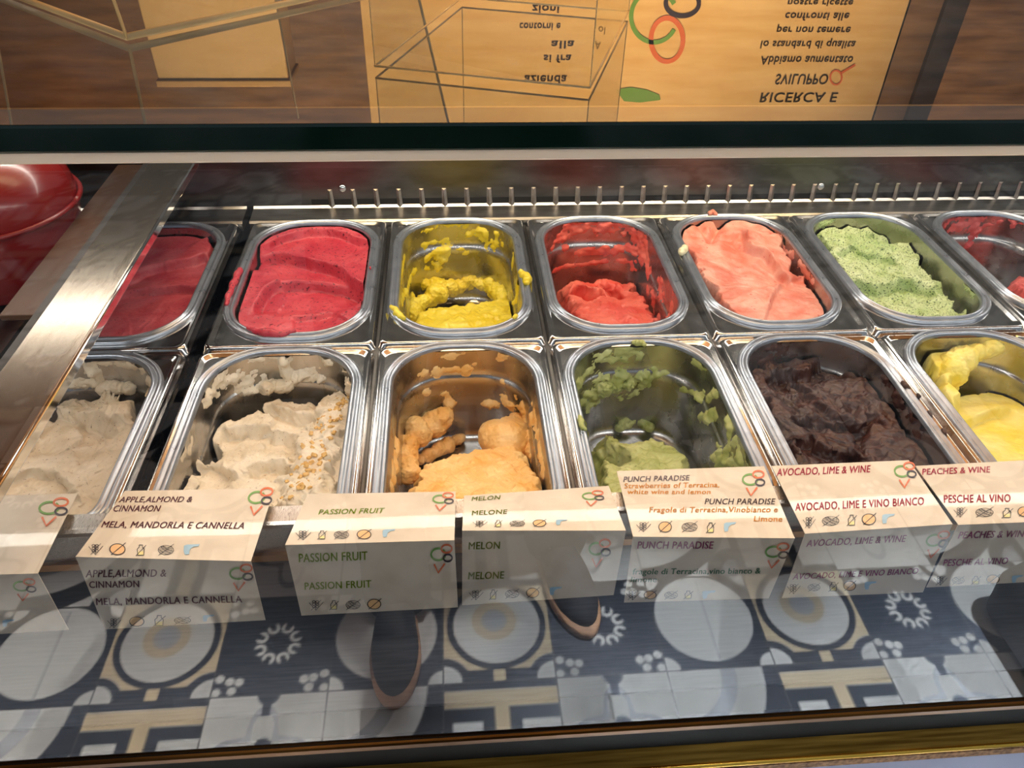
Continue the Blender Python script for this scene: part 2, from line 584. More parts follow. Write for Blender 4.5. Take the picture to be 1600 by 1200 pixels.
# ------------------------------------------------------------------ display case
CX0, CX1 = -1.25, 1.55
AP = 0.127                                     # how far below the pan rims the apron ends
GY = -0.62                                     # plane of the front glass
case = empty('display_case', (0, 0, 0), 'long steel refrigerated ice cream display case with brass front rail', 'display case')
mb = MB(); mb.box((CX0, -0.634, 0.0), (CX1, 0.20, Z0 - 0.252)); mb.box((CX0, -0.6350, 0.0), (CX1, -0.6341, Z0 - 0.2065)); mb.build('cabinet', plain('cabinet_lilac', srgb(165, 168, 200), 0.45), case)
mb = MB()                                      # floor of the well that the pans hang in
mb.box((CX0, -0.60, Z0 - 0.25), (CX1, 0.19, Z0 - 0.205))
mb.build('well', black_plastic, case)
# rear wall of the well: lower louvred band and plain panel over it
mb = MB()
mb.box((CX0, 0.049, Z0 - 0.20), (CX1, 0.062, Z0 + 0.349))
mb.build('rear_panel', steel_dark, case)
grille_m = noisy('grille_steel', (0.35, 0.30, 0.25), (0.55, 0.5, 0.45), 60, 0.3, 1.0)
mb = MB()
mb.add([(0, 0.0465, 0.001), (0.004, 0.0435, 0.001), (0.008, 0.0465, 0.001), (0.000, 0.0490, 0.027), (0.003, 0.0470, 0.025), (0.006, 0.0490, 0.027)], [(0, 1, 4, 3), (1, 2, 5, 4), (0, 3, 5, 2), (0, 2, 1), (3, 4, 5)])
rib = mb.build('louvre_rib', grille_m, case, loc=(-0.262, 0, Z0))
for i in range(1, 59):
    r_ = rib.copy(); C.objects.link(r_); r_.parent = case; r_.location = (-0.262 + i * 0.0305, 0, Z0)
mb = MB(); mb.box((-0.285, 0.0487, Z0 + 0.0005), (CX1, 0.0490, Z0 + 0.013)); mb.build('air_slot', black_plastic, case)
for px, py in ((535, 295), (1283, 292)):
    p = on_plane(px, py, np.array([0, 0.047, 0]), np.array([0, 1.0, 0]))
    V, F = [], []
    for i in range(5):
        t = i / 4 * math.pi / 2
        for k in range(16):
            a = 2 * math.pi * k / 16
            V.append((0.0055 * math.cos(t) * math.cos(a), -0.004 * math.sin(t), 0.0055 * math.cos(t) * math.sin(a)))
    for i in range(4):
        for k in range(16): F.append((i * 16 + k, i * 16 + (k + 1) % 16, (i + 1) * 16 + (k + 1) % 16, (i + 1) * 16 + k))
    obj('bolt', V, F, steel_mirror, case, smooth=True, loc=(p[0], 0.0485, p[2]))
for j in range(-3, 9):                         # rails that the frames lie on, between the columns
    if j in (-2,): continue
    mb = MB(); mb.box((j * 0.18 - 0.0045, -0.513, Z0 - 0.016), (j * 0.18 + 0.0045, 0.008, Z0 - 0.0078)); mb.build('pan_rail', steel_dark, case)
flange_m = noisy('flange_steel', (0.34, 0.33, 0.32), (0.44, 0.43, 0.41), 30, 0.26, 1.0, (1, 8, 8), r2=0.36)
# flange that the rear frames rest on
for x0, x1 in ((CX0, -0.371), (-0.362, CX1)):
    mb = MB()
    mb.prism([(0.010, Z0 - 0.002), (0.013, Z0 + 0.0005), (0.044, Z0 + 0.0025), (0.0475, Z0 + 0.005), (0.0485, Z0 + 0.003), (0.0485, Z0 - 0.012), (0.010, Z0 - 0.012)], x0, x1)
    mb.build('rear_flange', flange_m, case)
# ledge in front of the pans, its face and the copper strip
mb = MB()
mb.prism([(-0.5015, Z0 + 0.0110), (-0.518, Z0 + 0.0120), (-0.5210, Z0 + 0.0108), (-0.522, Z0 + 0.008), (-0.522, Z0 - 0.020), (-0.519, Z0 - 0.020), (-0.519, Z0 + 0.007), (-0.5015, Z0 + 0.0085)], CX0, CX1)
mb.build('front_ledge', steel_brushed, case)
mb = MB(); mb.box((CX0, -0.5255, Z0 - 0.0275), (CX1, -0.518, Z0 - 0.0202)); mb.build('copper_trim', copper_strip, case)
mb = MB()
mb.prism([(-0.521, Z0 - 0.0277), (-0.600, Z0 - AP), (-0.600, Z0 - AP - 0.006), (-0.517, Z0 - 0.036)], CX0, CX1)
mb.build('apron', apron_steel, case)
mb = MB()
mb.prism([(-0.5995, Z0 - AP - 0.003), (-0.6165, Z0 - 0.1385), (-0.6165, Z0 - 0.25), (-0.5995, Z0 - 0.25)], CX0, CX1)
mb.build('gasket', black_gloss, case)
# brass rail on which the front glass stands
aged_brass = noisy('aged_brass', srgb(70, 44, 18), srgb(104, 70, 32), 20, 0.3, 1.0, (0.3, 8, 8), r2=0.5)
mb = MB(); mb.prism([(-0.6235, Z0 - 0.1455), (-0.6235, Z0 - 0.1372), (-0.6255, Z0 - 0.1372), (-0.6268, Z0 - 0.1385), (-0.6268, Z0 - 0.1440), (-0.6255, Z0 - 0.1455)], CX0, CX1); mb.build('glass_rail', aged_brass, case)
mb = MB(); mb.prism([(-0.618, Z0 - 0.1456), (-0.6245, Z0 - 0.1456), (-0.6245, Z0 - 0.1745), (-0.618, Z0 - 0.1745)], CX0, CX1); mb.build('rail_groove', black_gloss, case)
mb = MB(); mb.prism([(-0.610, Z0 - 0.1747), (-0.6245, Z0 - 0.1747), (-0.6335, Z0 - 0.1900), (-0.6335, Z0 - 0.1960), (-0.610, Z0 - 0.1960)], CX0, CX1); mb.build('brass_rail', brass, case)
mb = MB(); mb.tube([(CX0, -0.6345, Z0 - 0.1925), (CX1, -0.6345, Z0 - 0.1925)], 0.0024, 12); mb.build('rail_bead', brass_bright, case, smooth=True)
mb = MB(); mb.box((CX0, -0.6365, Z0 - 0.206), (CX1, -0.610, Z0 - 0.1962)); mb.build('edge_band', cork, case)
# cross bar over the first column of pans and the end wall beyond it
mb = MB()
mb.box((-0.4505, -0.600, Z0 + 0.094), (-0.4005, 0.045, Z0 + 0.100))
cb = mb.build('cross_bar', noisy('bar_steel', (0.24, 0.20, 0.165), (0.34, 0.30, 0.25), 90, 0.14, 1.0, (40, 0.5, 40), r2=0.28), case, bevel=0.0012)
mb = MB(); mb.box((-0.4002, -0.600, Z0 + 0.0915), (-0.3972, 0.045, Z0 + 0.1008)); mb.build('cross_bar_lip', steel_mirror, case, bevel=0.001)
mb = MB(); mb.box((-0.4580, -0.600, Z0 + 0.088), (-0.4507, 0.045, Z0 + 0.0985)); mb.build('cross_bar_seal', black_plastic, case)
mb = MB(); mb.box((-0.52, -0.30, Z0 + 0.060), (-0.4585, 0.045, Z0 + 0.066)); mb.build('inner_bar', wood_dark, case, bevel=0.001)
for x0, x1 in ((CX0 - 0.02, CX0), (CX1, CX1 + 0.02)):
    mb = MB(); mb.box((x0, -0.62, Z0 - 0.25), (x1, 0.2, Z0 + 0.348)); mb.build('side_wall', steel_dark, case)
mb = MB(); mb.box((CX0, -0.60, Z0 - 0.022), (-0.560, 0.045, Z0 - 0.004)); mb.build('end_tray', steel_dark, case)

# front glass and top glass
mb = MB()
x0, x1, y0, y1, z0, z1 = CX0, CX1, GY - 0.003, GY + 0.003, Z0 - 0.1365, Z0 + 0.3445
mb.add([(x0, y0, z0), (x1, y0, z0), (x1, y0, z1), (x0, y0, z1)], [(0, 1, 2, 3)], 0)
mb.add([(x0, y1, z0), (x1, y1, z0), (x1, y1, z1), (x0, y1, z1)], [(1, 0, 3, 2)], 1)
fg = obj('front_glass', mb.v, mb.f, [front_glass_mat, clear_face], None, mb.m)
tag(fg, 'upright clear front pane mirroring the patterned floor tiles', 'glass pane')

tg = empty('top_glass', (0, 0, Z0 + 0.35), 'thick horizontal glass top with dark green front edge, mirroring the board', 'glass shelf')
x0, x1, y0, y1, z0, z1 = CX0 - 0.02, CX1 + 0.02, -0.6235, 0.10, 0.0, 0.0132
mb = MB()
mb.add([(x0, y0, z1), (x1, y0, z1), (x1, y1, z1), (x0, y1, z1)], [(0, 1, 2, 3)], 0)
mb.add([(x0, y0, z0), (x1, y0, z0), (x1, y1, z0), (x0, y1, z0)], [(3, 2, 1, 0)], 1)
obj('pane', mb.v, mb.f, [top_glass_mat, clear_face], tg, mb.m)
mb = MB(); mb.prism([(y0, 0.0020), (y0 - 0.0008, 0.0030), (y0 - 0.0008, z1 - 0.001), (y0, z1), (y0 + 0.0006, z1), (y0 + 0.0006, 0.0020)], x0, x1)
mb.build('green_edge', green_edge, tg)
mb = MB(); mb.prism([(y0 - 0.0004, 0.0019), (y0 + 0.0006, 0.0019), (y0 + 0.0022, -0.0026), (y0 + 0.0014, -0.0030), (y0 - 0.0002, -0.0018)], x0, x1)
mb.build('polished_bevel', bevel_glass, tg)

# LED profile under the front edge, its little diodes
led = empty('led_profile', (0, 0, Z0 + 0.334), 'slim metal profile with a row of white LEDs under the glass top', 'light strip')
mb = MB(); mb.prism([(-0.5605, 0.006), (-0.5565, 0.0120), (-0.5545, 0.0120), (-0.5530, 0.0060), (-0.5530, 0.002)], CX0, CX1); mb.build('profile', plain('aluminium', (0.30, 0.29, 0.28), 0.5, 1.0), led)
mb = MB()
d = Vector((0, 0.5, -0.866))
led2 = None
for i in range(100):
    x = -0.95 + i * 0.022
    mb.box((x - 0.004, -0.5585, 0.0005), (x + 0.004, -0.5535, 0.0035))
tag(mb.build('diode', emit_mat('led_white', (1.0, 0.93, 0.82), 22.0), led), kind='stuff')
led2 = empty('led_profile', (0, 0, Z0 + 0.334), 'second slim LED profile along the rear panel under the glass top', 'light strip')
mb = MB(); mb.prism([(0.030, 0.0118), (0.030, 0.0150), (0.046, 0.0150), (0.046, 0.0020), (0.043, 0.0020)], CX0, CX1); mb.build('profile', MATS['aluminium'], led2)


# ------------------------------------------------------------------ pans and their frames
PITCHX = 0.18
DEPTH = 0.118
NP = 128


def rrect(hw, y0, y1, R, n=NP, Rf=None):
    """rounded rectangle as n points (R at the rear corners, Rf at the front ones); the same index lies at the same corner for every size"""
    R = min(R, hw, (y0 - y1) / 2)
    Rf = R if Rf is None else min(Rf, hw)
    pts = []
    nside, nlong = n // 8, n // 4 - n // 16
    nc = (n - 2 * nside - 2 * nlong) // 4
    def corner(cx, cy, r, a0):
        for k in range(nc):
            a = a0 + (k / nc) * math.pi / 2
            pts.append((cx + r * math.cos(a), cy + r * math.sin(a)))
    for k in range(nside): pts.append((-hw + Rf + 2 * (hw - Rf) * k / nside, y1))
    corner(hw - Rf, y1 + Rf, Rf, -math.pi / 2)
    for k in range(nlong): pts.append((hw, y1 + Rf + (y0 - R - y1 - Rf) * k / nlong))
    corner(hw - R, y0 - R, R, 0)
    for k in range(nside): pts.append((hw - R - 2 * (hw - R) * k / nside, y0))
    corner(-hw + R, y0 - R, R, math.pi / 2)
    for k in range(nlong): pts.append((-hw, y0 - R - (y0 - R - y1 - Rf) * k / nlong))
    corner(-hw + Rf, y1 + Rf, Rf, math.pi)
    return np.array(pts)


def loft(rings, close_last=False, close_first=False):
    n = len(rings[0])
    V = np.concatenate(rings)
    F = []
    for i in range(len(rings) - 1):
        for k in range(n):
            F.append((i * n + k, i * n + (k + 1) % n, (i + 1) * n + (k + 1) % n, (i + 1) * n + k))
    if close_last: F.append(tuple(range((len(rings) - 1) * n, len(rings) * n)))
    if close_first: F.append(tuple(range(n))[::-1])
    return V, F


class Cell:
    def __init__(s, col, row):
        s.col, s.row = col, row
        s.cx = -0.45 + PITCHX * col + (-0.011 if col == 0 else 0.0)
        if row == 0: s.yr, s.yf = 0.0, -0.2737       # cell rear and front edge
        else: s.yr, s.yf = -0.2737, -0.5150
        s.oy0 = s.yr - (-0.001 if row == 0 else 0.008)   # opening rear
        s.oy1 = s.yf + (0.0265 if row == 0 else 0.0165)
        s.hw, s.R = 0.0700, 0.056
        s.Rf = 0.056 if row == 0 else 0.016

    def ring(s, off, z, zc=0.0):
        p = rrect(s.hw + off, s.oy0 + off, s.oy1 - off, s.R + off, Rf=max(s.Rf + off, 0.004))
        return np.column_stack([p[:, 0], p[:, 1], np.full(len(p), z)])

    def inset(s, z):
        """how far the wall lies inside the opening at height z (z <= 0)"""
        d = -z
        return 0.0005 + 0.045 * max(d - 0.004, 0) + (0.0024 if d > 0.036 else 0.0024 * max(0, (d - 0.0325)) / 0.0035)


def build_frame(c, label, group):
    p = rrect(c.hw + 0.008, c.oy0 + 0.008, c.oy1 - 0.008, c.R + 0.008, Rf=c.Rf + 0.008)
    p2 = rrect(c.hw + 0.0087, c.oy0 + 0.0087, c.oy1 - 0.0087, c.R + 0.0087, Rf=c.Rf + 0.0087)
    if c.row == 0: rear = 0.010                   # rear frames run up to the flange
    else: rear = 0.0
    def outer(g, z, R):
        q = rrect(PITCHX / 2 - g, c.yr + rear - g, c.yf + g, R)
        return np.column_stack([q[:, 0], q[:, 1], np.full(len(q), z)])
    rings = [np.column_stack([p[:, 0], p[:, 1], np.full(NP, -0.006)]), np.column_stack([p[:, 0], p[:, 1], np.full(NP, -0.0012)]), np.column_stack([p2[:, 0], p2[:, 1], np.full(NP, -0.0012)]),
             outer(0.0108, -0.0012, 0.0105), outer(0.0095, -0.0012, 0.010), outer(0.0070, 0.0012, 0.009), outer(0.0052, 0.0014, 0.008), outer(0.0036, -0.0002, 0.007), outer(0.0028, -0.004, 0.006),
             outer(0.0016, -0.0055, 0.006), outer(0.0010, -0.0075, 0.006), outer(0.0010, -0.014, 0.006)]
    V, F = loft(rings)
    o = obj('pan_frame', V, F, steel, None, smooth=True, loc=(c.cx, 0, Z0))
    tag(o, label, 'frame', group)
    return o


def build_pan(c, label, group):
    t = empty('ice_cream_pan', (c.cx, 0, Z0), label, 'pan', group)
    prof = [(0.0112, -0.0012), (0.0112, 0.0010), (0.0104, 0.0024), (0.0090, 0.0032), (0.0074, 0.0030), (0.0064, 0.0012), (0.0050, 0.0012), (0.0040, 0.0032),
            (0.0026, 0.0038), (0.0012, 0.0034), (0.0002, 0.0018), (-0.0005, -0.0010)]
    V, F = loft([c.ring(a, z) for a, z in prof])
    obj('rim', V, F, steel_rim, t, smooth=True)
    zs = [-0.001, -0.006, -0.015, -0.025, -0.0325, -0.0342, -0.036, -0.045, -0.06, -0.08, -0.095, -0.105]
    rings = [c.ring(-c.inset(z), z) for z in zs]
    b = c.inset(-0.105)
    for k in range(1, 6):
        a = k / 5 * math.pi / 2
        rings.append(c.ring(-b - 0.012 * (1 - math.cos(a)), -0.105 - 0.012 * math.sin(a)))
    for sh in (0.03, 0.05):
        rings.append(c.ring(-b - sh, -DEPTH + 0.001))
    V, F = loft(rings, close_last=True)
    obj('basin', V, F, steel_in, t, smooth=True)
    return t


# ------------------------------------------------------------------ gelato: masses in the pan and smears on its walls
NX, NY = 110, 170


class Gel:
    def __init__(s, cell, name, label, mat, seed):
        s.c, s.name, s.label, s.mat, s.seed = cell, name, label, mat, seed
        g = np.linspace(-1, 1, NX)
        q = np.linspace(0, 1, NY)
        s.S, s.Q = np.meshgrid(g, q)
        b = 0.0025
        hw, y0, y1 = cell.hw - b, cell.oy0 - b, cell.oy1 + b
        s.Y = y0 + (y1 - y0) * (0.002 + 0.996 * s.Q)
        R, Rf = cell.R - b, cell.Rf - b
        dr = np.maximum(s.Y - (y0 - R), 0); df = np.maximum((y1 + Rf) - s.Y, 0)
        W = hw - np.where(dr > 0, R - np.sqrt(np.maximum(R * R - dr * dr, 0)), 0) - np.where(df > 0, Rf - np.sqrt(np.maximum(Rf * Rf - df * df, 0)), 0)
        s.X = s.S * W
        s.edge = np.minimum(np.minimum(W - np.abs(s.X), y0 - s.Y), s.Y - y1)     # rough distance to the wall
        s.hw_, s.y0_, s.y1_ = hw, y0, y1
        s.z = np.full(s.X.shape, -DEPTH - 0.004)
        s.smears = []
        s.rough3 = (0.003, 110)

    def L(s, pts, z):                             # pixels -> pan coordinates at height z
        return [(p[0] - s.c.cx, p[1]) for p in (on_z(x, y, z) for x, y in pts)]

    def mass(s, ztop, poly=None, zp=None, soft=0.006, jag=0.004, jscale=60, floor=None, tilt=(0, 0), dome=0.0):
        """a body of gelato up to ztop (a number, or rear/front pair) inside an outline"""
        Q = s.Q
        zt = ztop if not isinstance(ztop, tuple) else ztop[0] + (ztop[1] - ztop[0]) * Q
        zt = zt + tilt[0] * s.X + np.zeros_like(s.X)
        fl = -DEPTH - 0.004 if floor is None else floor
        if poly is None:
            k = np.ones_like(s.X)
        else:
            P = s.L(poly, zp if zp is not None else (ztop if not isinstance(ztop, tuple) else sum(ztop) / 2))
            sd = poly_sd(s.X, s.Y, P) + jag * fbm(s.X * jscale, s.Y * jscale, s.seed + 40, 4) * 2
            k = sstep(-soft, soft, sd)
            if dome: zt = zt - dome * np.exp(-np.maximum(sd, 0) / 0.012)
        s.z = np.maximum(s.z, fl + (zt - fl) * k)
        return s

    def noise(s, amp, scale, stretch=(1, 1), seed=0, rid=False, mask=None):
        f = ridged if rid else fbm
        h = amp * f(s.X * scale * stretch[0], s.Y * scale * stretch[1], s.seed + seed)
        s.z = s.z + h * (1 if mask is None else mask)
        return s

    def swirl(s, amp, scale, warp=0.02, seed=3, ang=0.0, st=4.0):
        """combed spatula marks, bent by a slow warp"""
        wx = warp * fbm(s.X * 18, s.Y * 18, s.seed + seed, 2) * 2
        wy = warp * fbm(s.X * 18 + 9, s.Y * 18 + 4, s.seed + seed + 5, 2) * 2
        ca, sa = math.cos(ang), math.sin(ang)
        x, y = s.X + wx, s.Y + wy
        u, v = ca * x + sa * y, -sa * x + ca * y
        s.z = s.z + amp * ridged(u * scale, v * scale / st, s.seed + seed, 4)
        return s

    def lip(s, pts, zp, drop, crest=0.35, reach=0.045, wob=0.0007, edge=0.0030):
        """a scoop's edge: the surface falls off on the viewer's side of the line (line given left to right)"""
        P = smooth_line(s.L(pts, zp))
        d, side, al = line_d(s.X, s.Y, P)
        d = d * side + wob * fbm(s.X * 55, s.Y * 55, s.seed + 60, 3) * 2      # + behind the line
        ends = sstep(0.0, 0.10, al) * (1 - sstep(0.90, 1.0, al))
        front = -drop * np.exp(-np.maximum(-d, 0) / reach) * sstep(edge, -edge, d)
        back = crest * drop * np.exp(-np.maximum(d, 0) / 0.010) * sstep(-edge, edge, d)
        s.z = s.z + (front + back) * ends
        return s

    def ridge(s, pts, zp, w, h, rough=0.6, mode='add', clump=75):
        P = smooth_line(s.L(pts, zp))
        d, side, al = line_d(s.X, s.Y, P)
        n = fbm(s.X * clump, s.Y * clump, s.seed + 77, 4)
        prof = np.clip(1 - (d / (w * (1 + rough * 1.6 * n))) ** 2, 0, 1) ** 0.6
        prof = np.where(d < w * 2.5, prof, 0)
        hh = h * prof * (1 + rough * 0.8 * n)
        s.z = s.z + hh if mode == 'add' else np.maximum(s.z, np.where(prof > 0, mode + hh, -1))
        return s

    def blob(s, px, py, zp, r, h, rough=0.3):
        (x, y), = s.L([(px, py)], zp)
        d = np.hypot(s.X - x, s.Y - y) / (r * (1 + rough * fbm(s.X * 90, s.Y * 90, s.seed + 12, 3) * 2))
        s.z = s.z + h * np.clip(1 - d * d, 0, 1) ** 0.75
        return s

    def groove(s, pts, zp, w, depth):
        P = smooth_line(s.L(pts, zp))
        d, side, al = line_d(s.X, s.Y, P)
        s.z = s.z - depth * np.exp(-(d / w) ** 2)
        return s

    # ---- smears on the wall: strokes in pixels are carried on to the wall that one sees there
    def wall_hit(s, px, py):
        d = ray(px, py)
        p = on_z(px, py, 0.0)
        k = 0.0008 / np.linalg.norm(d)
        for i in range(400):
            z = p[2] - Z0
            b = s.c.inset(min(z, 0))
            x, y = p[0] - s.c.cx, p[1]
            hw, y0, y1, R = s.c.hw - b, s.c.oy0 - b, s.c.oy1 + b, (s.c.R if p[1] > (s.c.oy0 + s.c.oy1) / 2 else s.c.Rf) - b
            qx = abs(x) - (hw - R); qy = max((y1 + R) - y, y - (y0 - R))
            sd = math.hypot(max(qx, 0), max(qy, 0)) + min(max(qx, qy), 0) - R
            if sd > 0 or z < -DEPTH: break
            p = p + d * k
        return (p[0] - s.c.cx, p[1], p[2] - Z0)

    def smear(s, pts, w, th=0.003, rough=0.9, film=False):
        s.smears.append(([s.wall_hit(*p) for p in pts], w, th, rough))
        return s

    def build(s, group=None, extra_mats=(), fine=True):
        z = s.z
        a_, f_ = s.rough3
        X = s.X + a_ * 2 * fbm(s.Y * f_ + 3, z * f_, s.seed + 81, 4)
        Y = s.Y + a_ * 2 * fbm(s.X * f_ + 7, z * f_, s.seed + 91, 4)
        w_ = sstep(0.0, 0.006, s.edge)
        X, Y = s.X + (X - s.X) * w_, s.Y + (Y - s.Y) * w_
        z = np.minimum(z, 0.010)
        # keep within the tapering wall
        ins = 0.0005 + 0.045 * np.maximum(-z - 0.004, 0) + 0.0024 * (z < -0.034)
        hwz = s.hw_
        k = 1 - np.clip(ins, 0, None) / s.hw_
        X = X * k
        cy = (s.y0_ + s.y1_) / 2
        Yk = cy + (Y - cy) * (1 - np.clip(ins, 0, None) / ((s.y0_ - s.y1_) / 2))
        keep = z > -DEPTH + 0.0005
        V = np.stack([X, Yk, z], -1).reshape(-1, 3)
        idx = np.arange(NX * NY).reshape(NY, NX)
        q = np.stack([idx[:-1, :-1], idx[1:, :-1], idx[1:, 1:], idx[:-1, 1:]], -1).reshape(-1, 4)
        kf = keep.reshape(-1)[q].any(1)
        q = q[kf]
        used = np.unique(q)
        rm = np.full(NX * NY, -1); rm[used] = np.arange(len(used))
        o = obj(s.name, V[used], rm[q], s.mat, None, smooth=True, loc=(s.c.cx, 0, Z0))
        tag(o, s.label, 'ice cream', group)
        if s.smears:
            nt_, nd = 300, 64
            ring0 = rrect(s.c.hw, s.c.oy0, s.c.oy1, s.c.R, NP, s.c.Rf)
            cl = np.vstack([ring0, ring0[:1]])
            ar = np.concatenate([[0], np.cumsum(np.hypot(*np.diff(cl, axis=0).T))])
            tt = np.linspace(0, ar[-1], nt_, endpoint=False)
            bx, by = np.interp(tt, ar, cl[:, 0]), np.interp(tt, ar, cl[:, 1])
            e = 0.004
            nx = np.interp((tt + e) % ar[-1], ar, cl[:, 0]) - np.interp((tt - e) % ar[-1], ar, cl[:, 0])
            ny = np.interp((tt + e) % ar[-1], ar, cl[:, 1]) - np.interp((tt - e) % ar[-1], ar, cl[:, 1])
            l = np.hypot(nx, ny); inx, iny = -ny / l, nx / l            # inward normal
            zz = np.linspace(-0.0015, -0.112, nd)
            ins = np.array([s.c.inset(v) for v in zz])
            WX = bx[None] + inx[None] * ins[:, None]; WY = by[None] + iny[None] * ins[:, None]; WZ = np.repeat(zz[:, None], nt_, 1)
            TH = np.full(WX.shape, -0.0006)
            T2 = np.repeat(tt[None], nd, 0)
            n1 = fbm(T2 * 130, WZ * 130, s.seed + 5, 5)
            for hits, w, th, rough in s.smears:
                H = np.array(hits)
                if len(H) == 1: H = np.vstack([H, H + 1e-5])
                best = np.full(WX.shape, 1e9)
                for i in range(len(H) - 1):
                    a, b = H[i], H[i + 1]; ev = b - a
                    t = np.clip(((WX - a[0]) * ev[0] + (WY - a[1]) * ev[1] + (WZ - a[2]) * ev[2]) / (ev @ ev + 1e-12), 0, 1)
                    best = np.minimum(best, np.sqrt((WX - a[0] - t * ev[0]) ** 2 + (WY - a[1] - t * ev[1]) ** 2 + (WZ - a[2] - t * ev[2]) ** 2))
                k = 1 - best / w + rough * n1 * 2.4
                TH = np.maximum(TH, np.where(best < 3 * w, th * np.clip(k, -0.2, 1.0) * (0.75 + 0.9 * n1), -0.0006))
            PX, PY = WX + inx[None] * TH, WY + iny[None] * TH
            V = np.stack([PX, PY, WZ], -1).reshape(-1, 3)
            idx = np.arange(nd * nt_).reshape(nd, nt_)
            nxt = np.roll(idx, -1, 1)
            q = np.stack([idx[:-1], idx[1:], nxt[1:], nxt[:-1]], -1).reshape(-1, 4)
            kf = (TH.reshape(-1)[q] > 0.0001).any(1)
            q = q[kf]
            if len(q):
                lab = np.arange(nd * nt_)
                while True:                           # connected pieces
                    m_ = lab[q].min(1)
                    old = lab.copy()
                    for c_ in range(4): np.minimum.at(lab, q[:, c_], m_)
                    lab = lab[lab]
                    if (lab == old).all(): break
                fl = lab[q[:, 0]]
                for L_ in np.unique(fl):
                    qq = q[fl == L_]
                    if len(qq) < 10: continue
                    used = np.unique(qq); rm = np.full(nd * nt_, -1); rm[used] = np.arange(len(used))
                    obj('smear', V[used], rm[qq], s.mat, o, smooth=True)
        return o


def clump(g, parent, pts, mat, disp=0.006, seed=1, tex=0.013):
    """lumps of gelato grown together: pts = (px, py, height of the centre, radius)"""
    rnd = random.Random(seed)
    bm = bmesh.new()
    P = [(*on_z(x, y, z)[:2], z, r) for x, y, z, r in pts]
    for i, (x, y, z, r) in enumerate(P):
        seq = [(x, y, z, r)]
        if i + 1 < len(P):
            x2, y2, z2, r2 = P[i + 1]
            n = max(1, int(math.dist((x, y, z), (x2, y2, z2)) / (0.5 * min(r, r2))))
            if n < 14: seq = [(x + (x2 - x) * k / n, y + (y2 - y) * k / n, z + (z2 - z) * k / n, r + (r2 - r) * k / n) for k in range(n)]
        for X, Y, Z, R in seq:
            R *= rnd.uniform(0.68, 1.2)
            bmesh.ops.create_icosphere(bm, subdivisions=2, radius=R, matrix=Matrix.Translation((X - g.c.cx + rnd.uniform(-.38, .38) * R, Y + rnd.uniform(-.38, .38) * R, max(Z, -DEPTH + 0.4 * R) + rnd.uniform(-.2, .2) * R)))
    me = bpy.data.meshes.new('clump'); bm.to_mesh(me); bm.free(); me.materials.append(mat)
    o = bpy.data.objects.new('clump', me); C.objects.link(o); o.parent = parent
    rm = o.modifiers.new('grown', 'REMESH'); rm.mode = 'VOXEL'; rm.voxel_size = 0.0011; rm.use_smooth_shade = True
    for k, (sz, st) in enumerate(((tex, disp), (tex * 0.4, disp * 0.55), (tex * 0.17, disp * 0.35))):
        t = bpy.data.textures.new('lumps', 'CLOUDS'); t.noise_scale = sz; t.noise_depth = 3
        d = o.modifiers.new('lumps', 'DISPLACE'); d.texture = t; d.strength = st; d.mid_level = 0.5; d.texture_coords = 'LOCAL'
    return o


def rim_dab(g, parent, pts, r, mat, z=0.004, seed=1):
    """a lumpy dab left on the rim"""
    P = [on_z(x, y, z) for x, y in pts]
    V, F = [], []
    rnd = random.Random(seed)
    L = smooth_line([p for p in P], 5) if len(P) > 2 else P
    mb = MB()
    L = [Vector((p[0] - g.c.cx, p[1], z)) for p in L]
    if len(L) == 1: L = [L[0], L[0] + Vector((0.002, 0.001, 0))]
    rr = [r * (0.35 + 0.65 * math.sin(math.pi * min(max((i + 0.5) / len(L), 0.1), 0.9))) * rnd.uniform(0.75, 1.25) for i in range(len(L))]
    mb.tube([p + Vector((rnd.uniform(-1, 1), rnd.uniform(-1, 1), rnd.uniform(-.5, .5))) * r * 0.35 for p in L], rr, 8)
    o = mb.build('dab', mat, parent, True)
    md = o.modifiers.new('soft', 'SUBSURF'); md.levels = 1; md.render_levels = 2
    return o


m_rasp = gelato_mat('raspberry', srgb(188, 48, 66), srgb(216, 82, 92), srgb(104, 14, 36), 330, 0.62, bump=0.0005)
m_rasp_haze = gelato_mat('berry', srgb(184, 60, 74), srgb(212, 92, 98), srgb(130, 26, 44), 420, 0.66, bump=0.0005)  # raspberry again, with the haze of the glass put into its colour
m_yel = gelato_mat('passion', srgb(230, 202, 34), srgb(244, 224, 80), None, rough=0.35)
m_straw = gelato_mat('strawberry', srgb(218, 80, 66), srgb(238, 124, 104), srgb(170, 36, 34), 300, 0.70)
m_salm = gelato_mat('salmon', srgb(222, 120, 96), srgb(242, 176, 154), srgb(214, 92, 84), 200, 0.68, scale=36)
m_mint = gelato_mat('basil', srgb(176, 198, 128), srgb(214, 226, 172), srgb(70, 96, 52), 520, 0.585, bump=0.0008)
m_red = gelato_mat('watermelon', srgb(208, 74, 74), srgb(234, 120, 114), srgb(160, 30, 40), 350, 0.66)
m_alm = gelato_mat('almond', srgb(222, 206, 178), srgb(240, 228, 206), srgb(150, 112, 78), 480, 0.68, rough=0.5)
m_alm2 = gelato_mat('almond_dark', srgb(214, 194, 162), srgb(234, 218, 192), srgb(140, 102, 70), 480, 0.68, rough=0.5)
m_mel = gelato_mat('melon', srgb(246, 184, 96), srgb(252, 214, 146), None, rough=0.45, bump=0.0010, bscale=320)
m_avo = gelato_mat('avocado', srgb(158, 166, 88), srgb(198, 200, 134), srgb(120, 140, 80), 300, 0.70)
m_choc = gelato_mat('chocolate', srgb(48, 24, 17), srgb(78, 44, 33), srgb(34, 17, 12), 260, 0.66, rough=0.40, sss=0.0, bump=0.0009, bscale=190)
m_ban = gelato_mat('lemon_yellow', srgb(244, 222, 84), srgb(250, 236, 146), None, rough=0.42)

